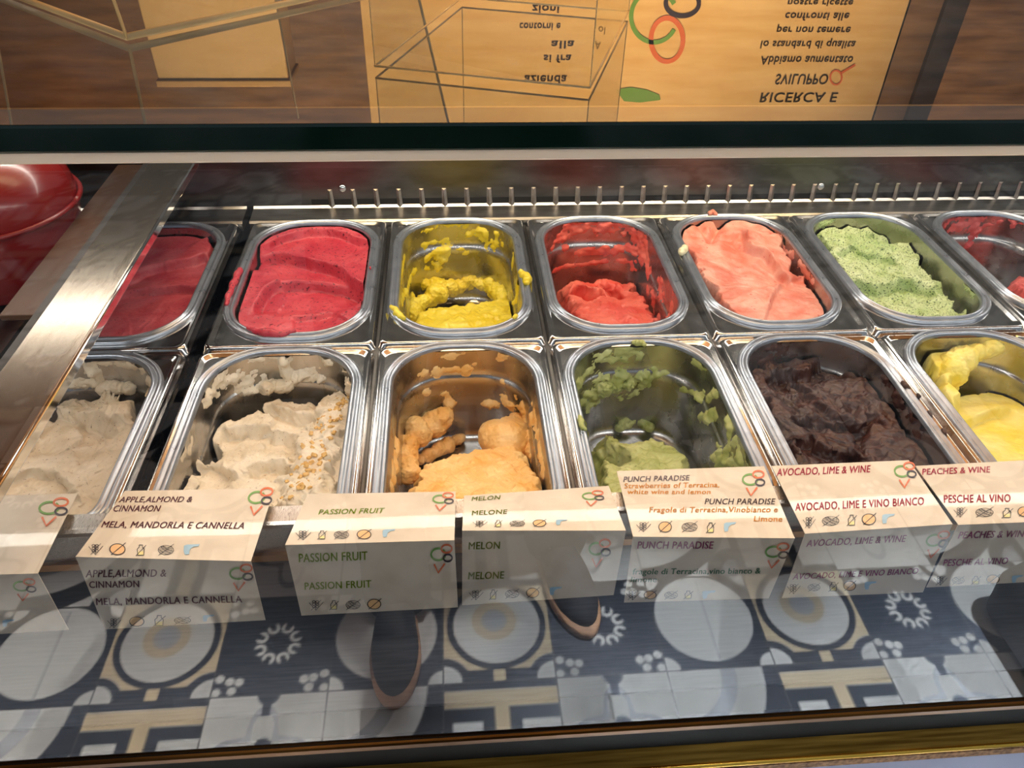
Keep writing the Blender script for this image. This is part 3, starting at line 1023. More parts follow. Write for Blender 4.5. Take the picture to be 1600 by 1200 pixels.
REAR = [Cell(i, 0) for i in range(8)]
FRONT = [Cell(i, 1) for i in range(7)]
rear_names = ['dull raspberry ice cream beside the cross bar', 'deep raspberry ice cream in scalloped layers', 'the last yellow ice cream in the rear row', 'scraped strawberry red streaks',
              'salmon pink ice cream filled to the rim', 'pale green speckled ice cream', 'watermelon red remains', 'nothing in view, at the far right end']
front_names = ['beige ice cream without nuts, under the cross bar', 'beige almond ice cream sprinkled with nuts', 'orange melon ice cream', 'green scraped out avocado ice cream',
               'dark chocolate ice cream', 'pale yellow ice cream in the front row', 'nothing in view, at the front right end']
frame_rear = ['leftmost of the rear row', 'around the deep raspberry pan', 'around the rear yellow pan', 'around the scraped strawberry pan', 'around the salmon pink pan', 'around the pale green speckled pan',
              'around the watermelon red pan', 'at the far right end of the rear row']
frame_front = ['leftmost of the front row', 'around the nut sprinkled pan', 'around the melon pan', 'around the scraped green pan', 'around the chocolate pan', 'around the front yellow pan', 'at the right end of the front row']
for cells, nm, fr, w in ((REAR, rear_names, frame_rear, 'rear'), (FRONT, front_names, frame_front, 'front')):
    for i, c in enumerate(cells):
        build_frame(c, 'square steel pan frame ' + fr[i], 'steel frames of the %s row' % w)
        build_pan(c, ('rounded steel pan holding ' + nm[i]) if 'nothing' not in nm[i] else 'empty rounded steel pan at the right end of the %s row' % w, 'steel pans of the %s row' % w)
GR, GF = 'ice cream of the rear row', 'ice cream of the front row'

# --- rear row
g = Gel(REAR[0], 'raspberry_ice_cream', 'dull raspberry ice cream in the pan beside the steel cross bar', m_rasp_haze, 11)
g.rough3 = (0.0012, 80)
g.mass((-0.006, -0.012), [(120, 540), (130, 400), (180, 372), (230, 355), (300, 353), (335, 368), (338, 420), (320, 490), (270, 528), (180, 535)], -0.01)
g.lip([(180, 392), (240, 366), (290, 362), (330, 372)], -0.01, 0.007)
g.lip([(170, 440), (204, 437), (241, 420), (297, 411), (330, 398)], -0.012, 0.010)
g.lip([(150, 470), (193, 455), (249, 452), (300, 452), (330, 450)], -0.014, 0.009)
g.swirl(0.0007, 100).noise(0.0012, 40).build(GR)

g = Gel(REAR[1], 'raspberry_ice_cream', 'deep raspberry ice cream in three scalloped layers, left of the yellow pan', m_rasp, 21)
g.rough3 = (0.0012, 80)
g.mass((-0.003, -0.010), [(355, 512), (352, 470), (372, 430), (384, 402), (408, 378), (448, 358), (500, 349), (548, 350), (578, 368), (592, 392), (590, 470), (566, 506), (500, 524), (420, 524)], -0.008, jag=0.003)
g.lip([(392, 402), (430, 378), (480, 364), (530, 366), (560, 376), (588, 384)], -0.006, 0.009)
g.lip([(380, 428), (402, 404), (430, 397), (470, 408), (525, 422), (555, 446), (588, 460)], -0.010, 0.013)
g.lip([(395, 500), (412, 466), (438, 450), (490, 446), (545, 448), (586, 470)], -0.014, 0.012)
g.lip([(455, 505), (490, 500), (520, 488)], -0.016, 0.005)
g.swirl(0.0007, 100, ang=0.3).noise(0.0012, 40)
o = g.build(GR)
rim_dab(g, o, [(352, 478), (360, 455), (372, 428), (376, 420)], 0.0045, m_rasp, seed=3)
rim_dab(g, o, [(385, 512), (408, 520), (440, 521), (462, 516)], 0.005, m_rasp, seed=4)
rim_dab(g, o, [(576, 420), (579, 418)], 0.003, m_rasp, seed=5)

g = Gel(REAR[2], 'passion_fruit_ice_cream', 'bright yellow remains of ice cream in the third rear pan', m_yel, 31)
g.mass((-0.084, -0.028), [(632, 525), (655, 498), (690, 487), (740, 476), (785, 468), (812, 470), (822, 500), (850, 640), (600, 640)], -0.075, soft=0.012, jag=0.004)
g.noise(0.005, 40, mask=(g.z > -0.11)).noise(0.0025, 110, mask=(g.z > -0.11))
g.smear([(684, 412), (692, 396), (700, 382)], 0.008, 0.003).smear([(664, 420), (668, 405), (680, 396)], 0.004, 0.002)
g.smear([(650, 368), (656, 352), (680, 348)], 0.006, 0.003).smear([(660, 385), (700, 378)], 0.003, 0.0015).smear([(745, 360), (762, 380), (780, 378)], 0.007, 0.003)
g.smear([(722, 388), (728, 393)], 0.003, 0.002).smear([(700, 350), (715, 346), (730, 352)], 0.004, 0.0016).smear([(776, 368)], 0.004, 0.003).smear([(730, 366)], 0.003, 0.003)
g.smear([(628, 470), (640, 440), (646, 425)], 0.004, 0.0018).smear([(626, 440), (632, 400)], 0.003, 0.0012).smear([(800, 420), (806, 390)], 0.004, 0.0016).smear([(806, 470), (812, 440)], 0.005, 0.002).smear([(642, 495), (645, 460)], 0.003, 0.003)
o = g.build(GR)
clump(g, o, [(640, 492, -0.085, 0.011), (652, 476, -0.088, 0.012), (668, 466, -0.09, 0.012), (684, 462, -0.09, 0.012)], m_yel, seed=2)
clump(g, o, [(664, 442, -0.085, 0.008), (678, 446, -0.086, 0.012), (690, 456, -0.09, 0.014), (706, 450, -0.09, 0.010), (722, 446, -0.09, 0.009), (736, 434, -0.085, 0.011), (750, 444, -0.088, 0.009), (766, 448, -0.088, 0.009), (780, 458, -0.09, 0.012), (792, 470, -0.09, 0.013)], m_yel, seed=3)
clump(g, o, [(655, 455, -0.1, 0.005), (660, 458, -0.1, 0.005)], m_yel, seed=4)
rim_dab(g, o, [(813, 424), (818, 430), (824, 438), (825, 445)], 0.006, m_yel, seed=6)
rim_dab(g, o, [(612, 478), (622, 490), (634, 499)], 0.005, m_yel, seed=7)
rim_dab(g, o, [(802, 498), (810, 492)], 0.0035, m_yel, seed=8)

g = Gel(REAR[3], 'strawberry_ice_cream', 'scraped strawberry ice cream, red streaks in the middle rear pan', m_straw, 41)
g.mass((-0.078, -0.024), [(866, 448), (890, 438), (930, 432), (965, 430), (985, 436), (1004, 436), (1010, 470), (1024, 505), (1060, 640), (900, 640), (880, 498)], -0.075, soft=0.014, jag=0.005)
g.groove([(940, 455), (958, 462), (968, 470)], -0.075, 0.012, 0.05)
g.lip([(880, 465), (900, 458), (930, 462), (945, 478)], -0.07, 0.02)
g.noise(0.006, 40, mask=(g.z > -0.11)).swirl(0.002, 80)
g.smear([(866, 378), (884, 366), (905, 356), (940, 352), (968, 350), (985, 352), (1000, 368)], 0.008, 0.003).smear([(985, 356), (1000, 372), (1004, 392), (1004, 402)], 0.012, 0.004, 0.6)
g.smear([(905, 396), (930, 392), (955, 390), (980, 388), (1000, 398)], 0.005, 0.002).smear([(866, 424), (890, 416), (930, 411), (975, 408), (985, 410)], 0.0035, 0.0025, 0.5).smear([(985, 410), (994, 424)], 0.004, 0.002)
g.smear([(1008, 400), (1014, 425), (1012, 455)], 0.005, 0.002).smear([(1030, 440), (1036, 470), (1030, 500)], 0.006, 0.002).smear([(1052, 430), (1056, 455)], 0.004, 0.002).smear([(1020, 460), (1022, 490)], 0.004, 0.002).smear([(1045, 495), (1050, 480)], 0.004, 0.002)
g.smear([(880, 385), (884, 386)], 0.003, 0.002).smear([(1062, 468), (1068, 462)], 0.004, 0.003)
o = g.build(GR)

g = Gel(REAR[4], 'salmon_pink_ice_cream', 'salmon pink ice cream heaped to the rim, right of the scraped strawberry pan', m_salm, 51)
g.rough3 = (0.0012, 80)
g.mass((-0.002, -0.018), [(1055, 362), (1072, 344), (1105, 330), (1150, 334), (1195, 342), (1212, 360), (1228, 380), (1240, 408), (1246, 424), (1262, 428), (1290, 455), (1312, 480), (1312, 515), (1200, 520), (1150, 490), (1090, 420)], -0.008, jag=0.005)
g.lip([(1158, 366), (1172, 388), (1198, 396), (1218, 420), (1240, 440)], -0.008, 0.012)
g.lip([(1195, 505), (1206, 470), (1224, 444), (1256, 430)], -0.012, 0.006)
g.groove([(1110, 372), (1122, 352), (1132, 345)], -0.006, 0.006, 0.012).groove([(1090, 350), (1100, 365)], -0.006, 0.005, 0.006)
g.blob(1168, 372, -0.006, 0.016, 0.006).swirl(0.0022, 80, ang=0.9, st=6).noise(0.0018, 60)
g.smear([(1216, 372), (1226, 392), (1240, 400)], 0.005, 0.002).smear([(1250, 410), (1268, 440)], 0.005, 0.002)
o = g.build(GR)
rim_dab(g, o, [(1106, 335), (1114, 332), (1120, 336)], 0.005, m_salm, seed=10)
m_cream_dab = gelato_mat('cream_dab', srgb(232, 222, 170), srgb(244, 236, 196))
rim_dab(g, o, [(1062, 396), (1068, 392), (1072, 386)], 0.006, m_cream_dab, seed=11)

g = Gel(REAR[5], 'speckled_green_ice_cream', 'pale green ice cream with dark specks, right part of its pan bare', m_mint, 61)
g.mass((-0.014, -0.028), [(1270, 362), (1296, 352), (1330, 356), (1352, 348), (1366, 344), (1392, 343), (1388, 358), (1400, 364), (1420, 368), (1440, 360), (1432, 378), (1428, 392), (1438, 402), (1446, 420), (1460, 436), (1478, 452), (1492, 466), (1502, 482), (1518, 478), (1524, 490), (1545, 500), (1400, 505), (1350, 470), (1300, 410)], -0.022, soft=0.005, jag=0.005)
g.groove([(1372, 370), (1388, 374), (1404, 374)], -0.02, 0.010, 0.022)
g.lip([(1330, 440), (1378, 446), (1420, 440), (1470, 456)], -0.022, 0.014)
g.lip([(1300, 400), (1330, 392), (1365, 402), (1410, 408)], -0.020, 0.007)
g.noise(0.004, 70, mask=(g.z > -0.09)).noise(0.003, 170, mask=(g.z > -0.09)).swirl(0.0018, 90)
g.smear([(1508, 440), (1514, 452), (1520, 456)], 0.004, 0.0015).smear([(1282, 350), (1300, 345)], 0.004, 0.002)
o = g.build(GR)

g = Gel(REAR[6], 'watermelon_ice_cream', 'red remains of ice cream in the rightmost visible rear pan', m_red, 71)
g.mass((-0.078, -0.022), [(1544, 398), (1560, 390), (1580, 390), (1610, 400), (1660, 430), (1800, 640), (1640, 640), (1578, 462), (1572, 440), (1590, 425), (1560, 408)], -0.07, soft=0.012, jag=0.005)
g.noise(0.006, 60, mask=(g.z > -0.11)).swirl(0.003, 90)
g.smear([(1478, 350), (1500, 338), (1530, 333), (1570, 334), (1600, 340)], 0.010, 0.003).smear([(1488, 352), (1510, 350), (1530, 352)], 0.008, 0.002).smear([(1512, 380), (1528, 364)], 0.005, 0.003)
g.smear([(1504, 392), (1525, 412), (1550, 434)], 0.009, 0.004, 0.4)
o = g.build(GR)

# --- front row
g = Gel(FRONT[0], 'beige_ice_cream', 'beige ice cream with a clump at its rear, under the steel cross bar', m_alm2, 81)
g.mass((-0.040, -0.018), [(-160, 980), (10, 700), (80, 618), (110, 606), (140, 612), (170, 602), (205, 618), (222, 650), (215, 690), (205, 740), (160, 980)], -0.03, jag=0.005)
g.lip([(20, 720), (70, 640), (110, 640), (150, 652), (205, 660)], -0.03, 0.010)
g.lip([(0, 760), (60, 740), (110, 760), (130, 800)], -0.03, 0.008)
g.lip([(112, 650), (130, 645), (160, 650), (180, 670)], -0.03, 0.010)
g.ridge([(105, 600), (120, 604), (160, 603), (195, 612)], -0.035, 0.008, 0.012, 0.7)
g.blob(190, 640, -0.03, 0.02, 0.010)
g.swirl(0.0022, 80).noise(0.0025, 50)
g.smear([(136, 562), (144, 575), (152, 590)], 0.007, 0.008, 0.4).smear([(150, 566), (190, 570), (220, 570), (234, 585)], 0.004, 0.002).smear([(100, 595), (125, 598), (150, 594)], 0.006, 0.006).smear([(222, 575), (235, 595), (232, 620)], 0.006, 0.003)
o = g.build(GF)
clump(g, o, [(140, 566, -0.022, 0.006), (146, 582, -0.026, 0.008), (150, 592, -0.03, 0.008), (130, 598, -0.03, 0.007), (112, 598, -0.03, 0.007)], m_alm2, 0.006, seed=2)
clump(g, o, [(160, 606, -0.034, 0.006), (180, 607, -0.034, 0.008), (198, 610, -0.034, 0.007)], m_alm2, 0.005, seed=3)

g = Gel(FRONT[1], 'almond_ice_cream', 'pale beige ice cream sprinkled with chopped nuts, behind the apple almond card', m_alm, 91)
g.mass((-0.050, -0.014), [(235, 980), (268, 755), (282, 722), (318, 728), (330, 700), (322, 672), (335, 648), (362, 634), (400, 622), (406, 612), (430, 604), (470, 606), (505, 606), (530, 596), (552, 592), (558, 640), (560, 720), (590, 980)], -0.032, jag=0.005, soft=0.005)
g.lip([(330, 668), (380, 664), (420, 664), (455, 672), (470, 690)], -0.035, 0.013)
g.lip([(400, 636), (415, 622), (450, 632), (475, 640), (500, 636)], -0.035, 0.012)
g.lip([(290, 740), (325, 724), (345, 735), (370, 762)], -0.03, 0.010)
g.lip([(385, 752), (405, 728), (440, 726), (462, 742)], -0.03, 0.012)
g.ridge([(545, 600), (520, 650), (500, 700), (485, 750), (480, 790)], -0.03, 0.024, 0.012, 0.5)
g.groove([(455, 690), (462, 720), (455, 750)], -0.032, 0.006, 0.012)
g.swirl(0.002, 80, ang=0.5).noise(0.0025, 55).noise(0.0012, 160)
g.smear([(352, 566), (344, 590), (336, 612), (318, 628)], 0.006, 0.004, 0.6).smear([(352, 566), (380, 558), (410, 562), (440, 556)], 0.003, 0.002).smear([(350, 596), (375, 588), (396, 590), (380, 600), (392, 612)], 0.006, 0.003).smear([(442, 556), (446, 570), (450, 586), (455, 595)], 0.007, 0.008, 0.5)
g.smear([(450, 590), (470, 586), (492, 582), (500, 588)], 0.006, 0.008, 0.5).smear([(510, 560), (514, 566)], 0.004, 0.003).smear([(538, 568), (548, 590), (542, 612)], 0.006, 0.004).smear([(410, 606), (430, 602), (450, 600)], 0.006, 0.006).smear([(480, 548), (492, 552)], 0.003, 0.002)
g.smear([(300, 690), (296, 705)], 0.003, 0.001).smear([(288, 700), (284, 715)], 0.003, 0.001)
alm = g.build(GF)
clump(g, alm, [(444, 562, -0.022, 0.007), (450, 576, -0.026, 0.008), (456, 590, -0.03, 0.009), (474, 588, -0.03, 0.008), (492, 586, -0.03, 0.007)], m_alm, 0.006, seed=2)
clump(g, alm, [(414, 606, -0.034, 0.007), (430, 604, -0.034, 0.008), (446, 602, -0.034, 0.007)], m_alm, 0.005, seed=3)
clump(g, alm, [(350, 590, -0.03, 0.006), (340, 606, -0.034, 0.008), (326, 622, -0.04, 0.006)], m_alm, 0.005, seed=4)
# chopped nuts pressed into the right side
nut_m = noisy('chopped_nut', srgb(206, 158, 84), srgb(236, 200, 132), 300, 0.5)
rnd = random.Random(5)
nut0 = None
zl = g.z; k_n = 0
nut_line = smooth_line(g.L([(552, 600), (535, 628), (515, 655), (500, 690), (490, 720), (482, 745), (470, 775), (450, 800)], -0.022))
nuts = MB()
while k_n < 95:
    b = nut_line[rnd.randrange(len(nut_line))]
    x, y = b[0] + rnd.gauss(0, 0.009), b[1] + rnd.gauss(0, 0.006)
    if abs(x) > 0.066: continue
    i = np.argmin((g.X - x) ** 2 + (g.Y - y) ** 2)
    zz = g.z.reshape(-1)[i]
    if zz < -0.06: continue
    s = rnd.uniform(0.0014, 0.0034)
    me_v = [Vector((rnd.uniform(0.6, 1) * a, rnd.uniform(0.6, 1) * bb, rnd.uniform(0.4, 0.8) * cc)) * s for a in (-1, 1) for bb in (-0.7, 0.7) for cc in (-0.6, 0.6)]
    R = Euler((rnd.uniform(-.5, .5), rnd.uniform(-.5, .5), rnd.uniform(0, 6))).to_matrix()
    vv = [R @ v for v in me_v]
    nuts = MB(); nuts.add(vv, [(0, 1, 3, 2), (4, 6, 7, 5), (0, 4, 5, 1), (2, 3, 7, 6), (0, 2, 6, 4), (1, 5, 7, 3)])
    kx = 1 - (0.0005 + 0.045 * max(-zz - 0.004, 0)) / 0.0675
    n_o = nuts.build('nut_piece', nut_m, alm, loc=(x * kx, y, zz + s * 0.3), bevel=s * 0.22)
    k_n += 1

g = Gel(FRONT[2], 'melon_ice_cream', 'orange melon ice cream, scooped down to the steel at the rear', m_mel, 101)
g.mass((-0.088, -0.010), [(600, 980), (638, 760), (650, 730), (672, 718), (700, 712), (728, 702), (752, 694), (775, 684), (800, 684), (830, 694), (845, 715), (890, 980)], -0.06, soft=0.016, jag=0.005)
g.noise(0.004, 50, mask=(g.z > -0.108)).noise(0.0025, 150, mask=(g.z > -0.108))
g.smear([(664, 582), (672, 581), (682, 583)], 0.006, 0.003).smear([(690, 580), (710, 579), (730, 580)], 0.004, 0.002).smear([(664, 610), (668, 612)], 0.003, 0.002).smear([(700, 620), (702, 632)], 0.006, 0.006, 0.5)
g.smear([(786, 620), (795, 632), (818, 640)], 0.006, 0.004).smear([(764, 632), (772, 628)], 0.007, 0.005, 0.5).smear([(770, 566), (790, 552)], 0.003, 0.001).smear([(832, 650), (842, 690), (848, 730)], 0.007, 0.002).smear([(622, 700), (616, 730), (612, 760)], 0.006, 0.0016)
g.smear([(690, 558), (720, 554)], 0.003, 0.001).smear([(742, 567)], 0.003, 0.001).smear([(786, 596)], 0.003, 0.002)
o = g.build(GF)
clump(g, o, [(634, 735, -0.075, 0.010), (634, 712, -0.075, 0.011), (638, 690, -0.075, 0.011), (646, 674, -0.075, 0.012)], m_mel, seed=2)
clump(g, o, [(660, 682, -0.08, 0.010), (668, 672, -0.08, 0.015), (680, 660, -0.078, 0.014), (688, 654, -0.075, 0.012)], m_mel, seed=3)
clump(g, o, [(660, 716, -0.1, 0.008), (674, 708, -0.102, 0.007), (690, 702, -0.104, 0.007), (706, 692, -0.106, 0.006), (720, 682, -0.108, 0.005)], m_mel, 0.005, seed=4)
clump(g, o, [(770, 692, -0.080, 0.020), (782, 684, -0.076, 0.024), (796, 690, -0.076, 0.022), (806, 700, -0.074, 0.020)], m_mel, 0.003, seed=5, tex=0.02)
clump(g, o, [(786, 662, -0.075, 0.008), (800, 660, -0.072, 0.010), (814, 664, -0.07, 0.011), (826, 676, -0.07, 0.011), (836, 696, -0.068, 0.010), (842, 716, -0.066, 0.009)], m_mel, 0.007, seed=6)
clump(g, o, [(698, 628, -0.075, 0.006), (704, 634, -0.078, 0.008)], m_mel, 0.005, seed=7)
clump(g, o, [(764, 632, -0.075, 0.006), (770, 636, -0.078, 0.008)], m_mel, 0.005, seed=8)

g = Gel(FRONT[3], 'avocado_ice_cream', 'green ice cream scraped in shreds, behind the punch card', m_avo, 111)
g.mass((-0.092, -0.026), [(922, 740), (918, 690), (930, 670), (955, 664), (962, 680), (975, 690), (988, 684), (1010, 680), (1045, 686), (1068, 705), (1084, 730), (1120, 980), (920, 980)], -0.08, soft=0.014, jag=0.004)
g.groove([(936, 716), (950, 722), (958, 730)], -0.08, 0.011, 0.05)
g.noise(0.004, 60, mask=(g.z > -0.108)).noise(0.0025, 140, mask=(g.z > -0.108))
g.smear([(922, 620), (935, 606), (950, 604), (975, 598), (992, 600)], 0.012, 0.007, 0.8).smear([(925, 630), (945, 612)], 0.008, 0.005)
g.smear([(928, 556), (950, 554), (970, 550), (985, 544)], 0.005, 0.003).smear([(985, 540), (1010, 540)], 0.006, 0.003).smear([(905, 595), (915, 584), (925, 578)], 0.006, 0.003).smear([(1004, 596), (1020, 590), (1025, 584)], 0.004, 0.003).smear([(1085, 566), (1100, 572), (1110, 568)], 0.005, 0.002)
g.smear([(1070, 608), (1090, 618), (1108, 622), (1118, 615)], 0.004, 0.003).smear([(1140, 640), (1142, 670), (1138, 700)], 0.006, 0.004, 0.6).smear([(1150, 690), (1160, 715), (1155, 730)], 0.006, 0.003).smear([(1175, 705), (1172, 725)], 0.006, 0.003).smear([(1115, 710), (1130, 722), (1142, 718)], 0.007, 0.004)
g.smear([(1095, 650), (1110, 655), (1120, 640)], 0.005, 0.003).smear([(1036, 582)], 0.004, 0.003).smear([(970, 560), (940, 562)], 0.004, 0.002).smear([(1000, 555), (975, 545)], 0.004, 0.003)
g.smear([(906, 640), (912, 665), (920, 690)], 0.004, 0.0015)
o = g.build(GF)
clump(g, o, [(966, 664, -0.105, 0.005), (985, 658, -0.105, 0.007), (1000, 650, -0.104, 0.007), (1018, 640, -0.104, 0.007), (1036, 632, -0.103, 0.007), (1054, 622, -0.102, 0.006)], m_avo, 0.007, seed=2)
clump(g, o, [(1004, 655, -0.106, 0.007), (1012, 668, -0.106, 0.006)], m_avo, 0.006, seed=3)
clump(g, o, [(1096, 624, -0.085, 0.006), (1104, 640, -0.088, 0.008), (1090, 654, -0.092, 0.008), (1096, 668, -0.094, 0.007), (1112, 674, -0.092, 0.008), (1126, 684, -0.09, 0.006)], m_avo, 0.007, seed=4)
clump(g, o, [(1034, 656, -0.108, 0.004), (1050, 660, -0.108, 0.004), (1062, 656, -0.108, 0.004)], m_avo, 0.005, seed=5)
clump(g, o, [(930, 600, -0.05, 0.008), (945, 608, -0.052, 0.010), (962, 604, -0.052, 0.010), (980, 600, -0.05, 0.007)], m_avo, 0.008, seed=6)
rim_dab(g, o, [(905, 648), (909, 665), (914, 672)], 0.0035, m_avo, seed=13)
rim_dab(g, o, [(985, 534), (1000, 536), (1010, 539)], 0.004, m_avo, seed=14)

g = Gel(FRONT[4], 'chocolate_ice_cream', 'dark chocolate ice cream with a glossy torn surface', m_choc, 121)
g.mass((-0.026, -0.020), [(1172, 575), (1190, 556), (1215, 550), (1250, 548), (1300, 545), (1350, 552), (1400, 590), (1450, 640), (1490, 690), (1520, 740), (1640, 980), (1300, 980), (1220, 700), (1190, 620)], -0.024, jag=0.006)
g.lip([(1190, 580), (1225, 575), (1255, 575), (1290, 560), (1330, 560)], -0.02, 0.013, wob=0.006)
g.lip([(1240, 570), (1262, 590), (1280, 620), (1320, 640), (1345, 660)], -0.02, 0.010, wob=0.006)
g.lip([(1230, 650), (1265, 632), (1300, 645), (1340, 650), (1365, 640), (1380, 660)], -0.02, 0.012, wob=0.006)
g.lip([(1235, 690), (1262, 688), (1300, 702), (1345, 690)], -0.02, 0.013, wob=0.005)
g.groove([(1340, 625), (1355, 680), (1380, 715)], -0.02, 0.007, 0.008)
g.swirl(0.004, 55, warp=0.03, ang=0.5, st=3.5).noise(0.005, 40).noise(0.002, 130)
g.smear([(1195, 570), (1200, 556), (1230, 545)], 0.010, 0.002).smear([(1400, 590), (1420, 620), (1450, 660)], 0.012, 0.003)
o = g.build(GF)
for i, pts in enumerate([[(1409, 595), (1415, 602), (1422, 607)], [(1432, 614), (1438, 622)], [(1452, 642), (1458, 652)], [(1470, 668), (1478, 680)], [(1228, 665), (1232, 672)]]):
    rim_dab(g, o, pts, 0.0028, m_choc, z=0.003, seed=20 + i)

g = Gel(FRONT[5], 'lemon_ice_cream', 'pale yellow ice cream in the rightmost pan of the front row', m_ban, 131)
g.rough3 = (0.0012, 80)
g.mass((-0.066, -0.018), [(1470, 680), (1452, 610), (1470, 600), (1500, 598), (1530, 590), (1570, 580), (1610, 575), (1660, 600), (1900, 980), (1580, 980)], -0.045, soft=0.008, jag=0.003)
g.mass((-0.020, -0.020), [(1432, 545), (1450, 532), (1475, 534), (1500, 550), (1512, 575), (1500, 600), (1512, 620), (1500, 640), (1478, 640), (1455, 600)], -0.022, soft=0.012, jag=0.003)
g.lip([(1490, 640), (1520, 638), (1560, 620), (1600, 612)], -0.03, 0.012)
g.groove([(1460, 580), (1480, 575), (1492, 582)], -0.02, 0.004, 0.008)
g.noise(0.003, 45, mask=(g.z > -0.1))
o = g.build(GF)
clump(g, o, [(1478, 575, -0.025, 0.014), (1498, 562, -0.022, 0.013), (1520, 552, -0.018, 0.012), (1545, 544, -0.014, 0.010), (1568, 537, -0.010, 0.008), (1588, 533, -0.008, 0.006)], m_ban, 0.005, seed=2, tex=0.02)


# ------------------------------------------------------------------ flavour cards
def flat_area(poly):
    return poly

INK = {}
def ink(name, rgb):
    if name not in INK: INK[name] = plain('ink_' + name, srgb(*rgb), 0.35)
    return INK[name]

for nme, rgb in dict(maroon=(110, 54, 64), green=(140, 166, 24), olive=(128, 138, 30), grey=(128, 112, 118), orange=(238, 165, 70), brown=(88, 66, 70), magenta=(158, 52, 104), deepgreen=(66, 124, 74),
                     crimson=(196, 42, 78), black=(40, 32, 34), logo_green=(112, 160, 74), logo_orange=(222, 112, 66), logo_black=(50, 34, 46), nut=(240, 190, 130), milk=(244, 226, 150), blue=(158, 194, 214), walnut=(92, 70, 60)).items():
    ink(nme, rgb)

FONT_CACHE = {}
def glyphs(text):
    """outline mesh of a line of bold lettering: verts (x, y), faces, width, cap height"""
    if text in FONT_CACHE: return FONT_CACHE[text]
    cu_ = bpy.data.curves.new('lettering', 'FONT')
    cu_.body = text
    cu_.size = 1.0
    cu_.resolution_u = 3
    cu_.space_character = 1.06
    o = bpy.data.objects.new('lettering', cu_)
    C.objects.link(o)
    dg = bpy.context.evaluated_depsgraph_get()
    me = bpy.data.meshes.new_from_object(o.evaluated_get(dg))
    v = np.array([x.co[:2] for x in me.vertices])
    f = [tuple(p.vertices) for p in me.polygons]
    bpy.data.objects.remove(o); bpy.data.curves.remove(cu_); bpy.data.meshes.remove(me)
    v[:, 0] -= v[:, 0].min()
    n = len(v)                                    # bold: the outline again a hair to either side
    v = np.concatenate([v + np.array(d) for d in ((0, 0), (0.022, 0), (-0.022, 0), (0, 0.012))])
    f = [tuple(i + n * k for i in q) for k in range(4) for q in f]
    r = (v, f, v[:, 0].max(), 0.70)
    FONT_CACHE[text] = r
    return r


class Face:
    """one plane of a card: pixels of the photograph read as places on it"""
    def __init__(s, corners):                    # TL, TR, BR, BL as 3-D points
        s.P = [np.array(p) for p in corners]
        n = np.cross(s.P[3] - s.P[0], s.P[1] - s.P[0]); n = n / np.linalg.norm(n)
        if n @ (CAM - s.P[0]) < 0: n = -n
        # best plane through the four corners
        s.n = n; s.o = sum(s.P) / 4
        s.u = (s.P[1] - s.P[0]); s.u = s.u / np.linalg.norm(s.u)
        s.w = np.cross(n, s.u)

    def at(s, px, py, lift=0.0004):
        return on_plane(px, py, s.o, s.n) + s.n * lift


def card_mesh(F, name, verts_px, faces, mat, parent, lift=0.0004):
    V = [Vector(F.at(x, y, lift)) - parent.location for x, y in verts_px]
    return obj(name, V, faces, mat, parent)


def write(F, parent, text, bl, br, tl, mat):
    v, f, w, h = glyphs(text)
    bl, br, tl = np.array(bl), np.array(br), np.array(tl)
    P = bl + (v[:, :1] / w) * (br - bl) + (v[:, 1:2] / h) * (tl - bl)
    return card_mesh(F, 'lettering', P, f, mat, parent)


def ribbon(lines, w):
    """polylines with constant width -> flat quads (in a unit square, y down)"""
    V, Fc = [], []
    for pts in lines:
        pts = [np.array(p, float) for p in pts]
        b = len(V)
        for i, p in enumerate(pts):
            d = pts[min(i + 1, len(pts) - 1)] - pts[max(i - 1, 0)]
            d = d / (np.linalg.norm(d) + 1e-9)
            n = np.array([-d[1], d[0]]) * w / 2
            V += [p + n, p - n]
        for i in range(len(pts) - 1):
            Fc.append((b + 2 * i, b + 2 * i + 1, b + 2 * i + 3, b + 2 * i + 2))
    return V, Fc


def arc(cx, cy, rx, ry, a0=0, a1=360, n=28):
    return [(cx + rx * math.cos(math.radians(a0 + (a1 - a0) * i / n)), cy + ry * math.sin(math.radians(a0 + (a1 - a0) * i / n))) for i in range(n + 1)]


def fill(pts): return [np.array(p, float) for p in pts], [tuple(range(len(pts)))]


def mark(F, parent, name, layers, bl, br, tl):
    """layers: list of (verts, faces, ink) in a unit square, y down, put on the card as one mesh"""
    bl, br, tl = map(lambda p: np.array(p, float), (bl, br, tl))
    V, Fc, M, mats = [], [], [], []
    for li, (v, f, mat) in enumerate(layers):
        b = len(V)
        for p in v:
            q = tl + p[0] * (br - bl) + p[1] * (bl - tl)
            V.append(Vector(F.at(q[0], q[1], 0.0004 + 0.00008 * li)) - parent.location)
        Fc += [tuple(i + b for i in q) for q in f]
        if mat not in mats: mats.append(mat)
        M += [mats.index(mat)] * len(f)
    return obj(name, V, Fc, mats, parent, M)


def logo(F, parent, bl, br, tl):
    L = [(*ribbon([arc(.36, .35, .31, .20, -50, 300)], .075), INK['logo_green']), (*ribbon([arc(.72, .16, .23, .135)], .07), INK['logo_orange']),
         (*ribbon([arc(.77, .47, .19, .12)], .065), INK['logo_black']), (*ribbon([[(.18, .67), (.36, .97), (.64, .66)]], .075), INK['logo_orange'])]
    return mark(F, parent, 'logo', L, bl, br, tl)


